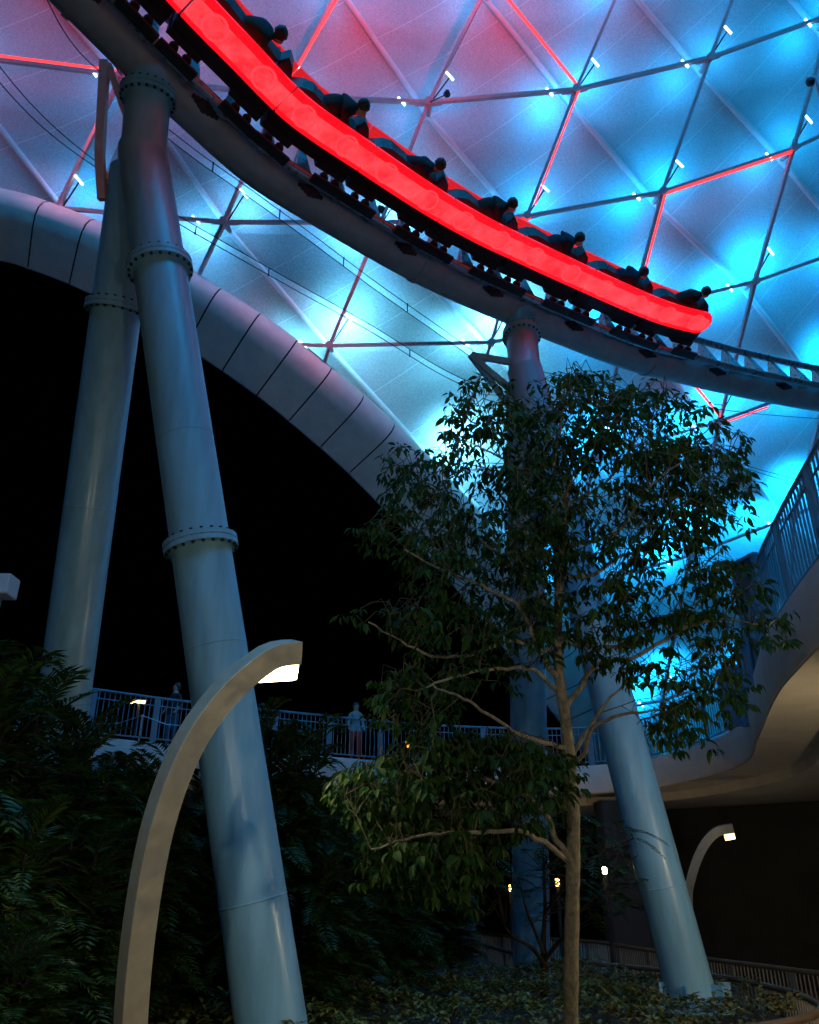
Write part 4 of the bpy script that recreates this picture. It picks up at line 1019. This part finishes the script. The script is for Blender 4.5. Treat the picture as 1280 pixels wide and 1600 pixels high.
def place_shrub(px, ytop, d_, tpl, H, label, rot, z0=0.0, sx=1.0):
    c = P(px, ytop, d_); want = c.z - 0.25 - z0; sc = want / H
    e = tag(empty('feathery_shrub', (c.x, c.y, z0)), label, 'shrub', 'feathery shrubs in the planting bed'); e.rotation_euler = (0, 0, rot); e.scale = (sx, sx, max(0.3, sc))
    for nm, me in (('stem', tpl[0]), ('foliage', tpl[1])):
        o = link(nm, me, e)
        if nm == 'foliage': o['kind'] = 'stuff'
    return e
SH = [(-20, 955, 7.6, 0, 2.9, 'tall feathery shrub at the left edge below the pale box', 0.3, 1.0), (40, 1005, 8.4, 1, 2.6, 'feathery shrub with bright fronds beside the left steel leg', 1.2, 0.95),
      (112, 1105, 9.2, 2, 2.2, 'feathery shrub in front of the foot of the left steel leg', 2.0, 0.95), (30, 1230, 6.6, 2, 2.2, 'dark feathery shrub low in the left corner', 4.0, 0.8), (135, 1240, 7.9, 1, 2.6, 'dark feathery shrub left of the lamp stem', 0.8, 0.85),
      (270, 1150, 11.0, 0, 2.9, 'feathery shrub between the lamp stem and the walkway railing', 3.1, 1.0), (215, 1165, 12.5, 1, 2.6, 'feathery shrub below the left walkway railing', 5.0, 1.0), (330, 1200, 12.8, 2, 2.2, 'shaded feathery shrub behind the big steel leg', 2.3, 1.0), (285, 1330, 11.4, 2, 2.2, 'shaded feathery shrub behind the middle of the lamp stem', 0.2, 0.9),
      (435, 1075, 12.0, 0, 2.9, 'tall feathery shrub lit just below the lamp head', 1.0, 1.0), (480, 1110, 12.8, 1, 2.6, 'feathery shrub right of the big steel leg', 2.6, 1.0), (545, 1215, 13.5, 2, 2.2, 'feathery shrub below the person behind the railing', 3.7, 1.0), (620, 1230, 14.5, 1, 2.6, 'feathery shrub under the walkway left of the tree', 0.5, 1.0), (500, 1300, 11.5, 2, 2.2, 'low feathery shrub right of the foot of the big leg', 5.5, 0.9), (25, 1400, 5.6, 2, 2.2, 'small bright-tipped feathery shrub at bottom left', 1.9, 0.6), (700, 1290, 16.5, 0, 2.9, 'dark feathery shrub behind the lower tree leaves', 2.9, 1.0)]
for px, yt, d_, ti, H, lab, rot, sx in SH: place_shrub(px, yt, d_, TALL[ti], H, lab, rot, 0.0, sx)
# dark sapling before the middle column
sap = tag(empty('dark_sapling'), 'dark forked sapling in front of the round column base', 'tree')
SD = 13.4
sk2 = []
for k, (pl, rad, dd) in enumerate((([(850, 1580), (850, 1500), (849, 1470), (852, 1420), (850, 1360)], [6.5, 5.5, 4.5, 3, 2], 0.2), ([(850, 1505), (832, 1482), (806, 1466), (790, 1450)], [3.8, 3.2, 2.6, 1.5], -0.4),
                                ([(850, 1490), (836, 1455), (822, 1420), (815, 1390)], [3, 2.5, 2, 1.2], 0.4), ([(852, 1500), (868, 1478), (884, 1462), (910, 1420), (950, 1390)], [3.6, 3, 2.4, 1.8, 1], -0.5), ([(850, 1515), (862, 1508)], [2.4, 1.6], 0), ([(850, 1430), (880, 1390), (930, 1340), (990, 1310)], [2.4, 2, 1.6, 1], -0.9))):
    pts = [P(x, y, SD + dd * q / max(1, len(pl) - 1)) for q, (x, y) in enumerate(pl)]
    if k == 0: pts[0].z = -0.3
    cm = catmull(pts, 0.1); rr = [float(np.interp(q / (len(cm) - 1), np.linspace(0, 1, len(pl)), rad)) * SD / FPX for q in range(len(cm))]
    mb = MB(); mb.tube(cm, rr, 8); mb.build('trunk' if k == 0 else 'branch', M['darkbark'], sap, True); sk2 += cm
fo = MB(); r = random.Random(4)
for bx, by, rx, ry, cnt in ((920, 1330, 80, 60, 40), (1000, 1325, 28, 28, 12), (960, 1400, 60, 50, 24), (800, 1360, 60, 50, 22), (870, 1300, 70, 40, 24), (860, 1400, 50, 40, 14)):
    for _ in range(cnt):
        a = r.uniform(0, 6.28); q = math.sqrt(r.random()); pt = P(bx + rx * q * math.cos(a), by + ry * q * math.sin(a), SD + r.gauss(-0.3, .6))
        az = r.uniform(0, 6.28); frond(fo, pt, Vector((math.cos(az) + 0.3, math.sin(az), r.uniform(-0.3, .5))), r.uniform(0.4, 0.62), r, 11, 0.018, 0, 0.4)
        b0 = min(sk2, key=lambda s_: (s_ - pt).length_squared); fo.tube([b0, b0.lerp(pt, .5) + Vector((0, 0, .06)), pt], [0.008, 0.006, 0.004], 4, caps=False, mi=1)
stuff(fo.build('crown', [M['frond'], M['darkbark']], sap, fix=False))
# ---- ground cover
gc = MB(); r = random.Random(8)
fx = sorted([(p.y, p.x) for p in near_fence if p.y > 9.5]); fy = [a for a, b in fx]; fxx = [b for a, b in fx]
cnt = 0
while cnt < 2600:
    x, y = r.uniform(-7, 7.5), r.uniform(6.3, 17.5) ** 1.0
    lim = float(np.interp(y, fy, fxx)) if y > 9.6 else 4.9
    if x > lim - 0.3 or (x < -2.2 and r.random() < 0.4): continue
    cnt += 1
    hgt = 0.22 + 0.16 * math.sin(x * 1.7 + y) * math.sin(y * 1.3) + r.random() * 0.16
    h = Vector((x, y, hgt))
    for k in range(r.randint(5, 8)):
        az = r.uniform(0, 6.28); v_, f_ = leaf_geo(h + rdir(r) * 0.05, Vector((math.cos(az), math.sin(az), r.uniform(-0.2, .7))), Vector((0, 0, 1)), r.uniform(0.08, 0.15), r.uniform(0.022, 0.036), 0.3, 0.3); gc.add(v_, f_)
o = gc.build('ground_cover', M['cover'], fix=False); tag(o, 'low variegated ground cover filling the planting bed', 'ground cover', kind='stuff')
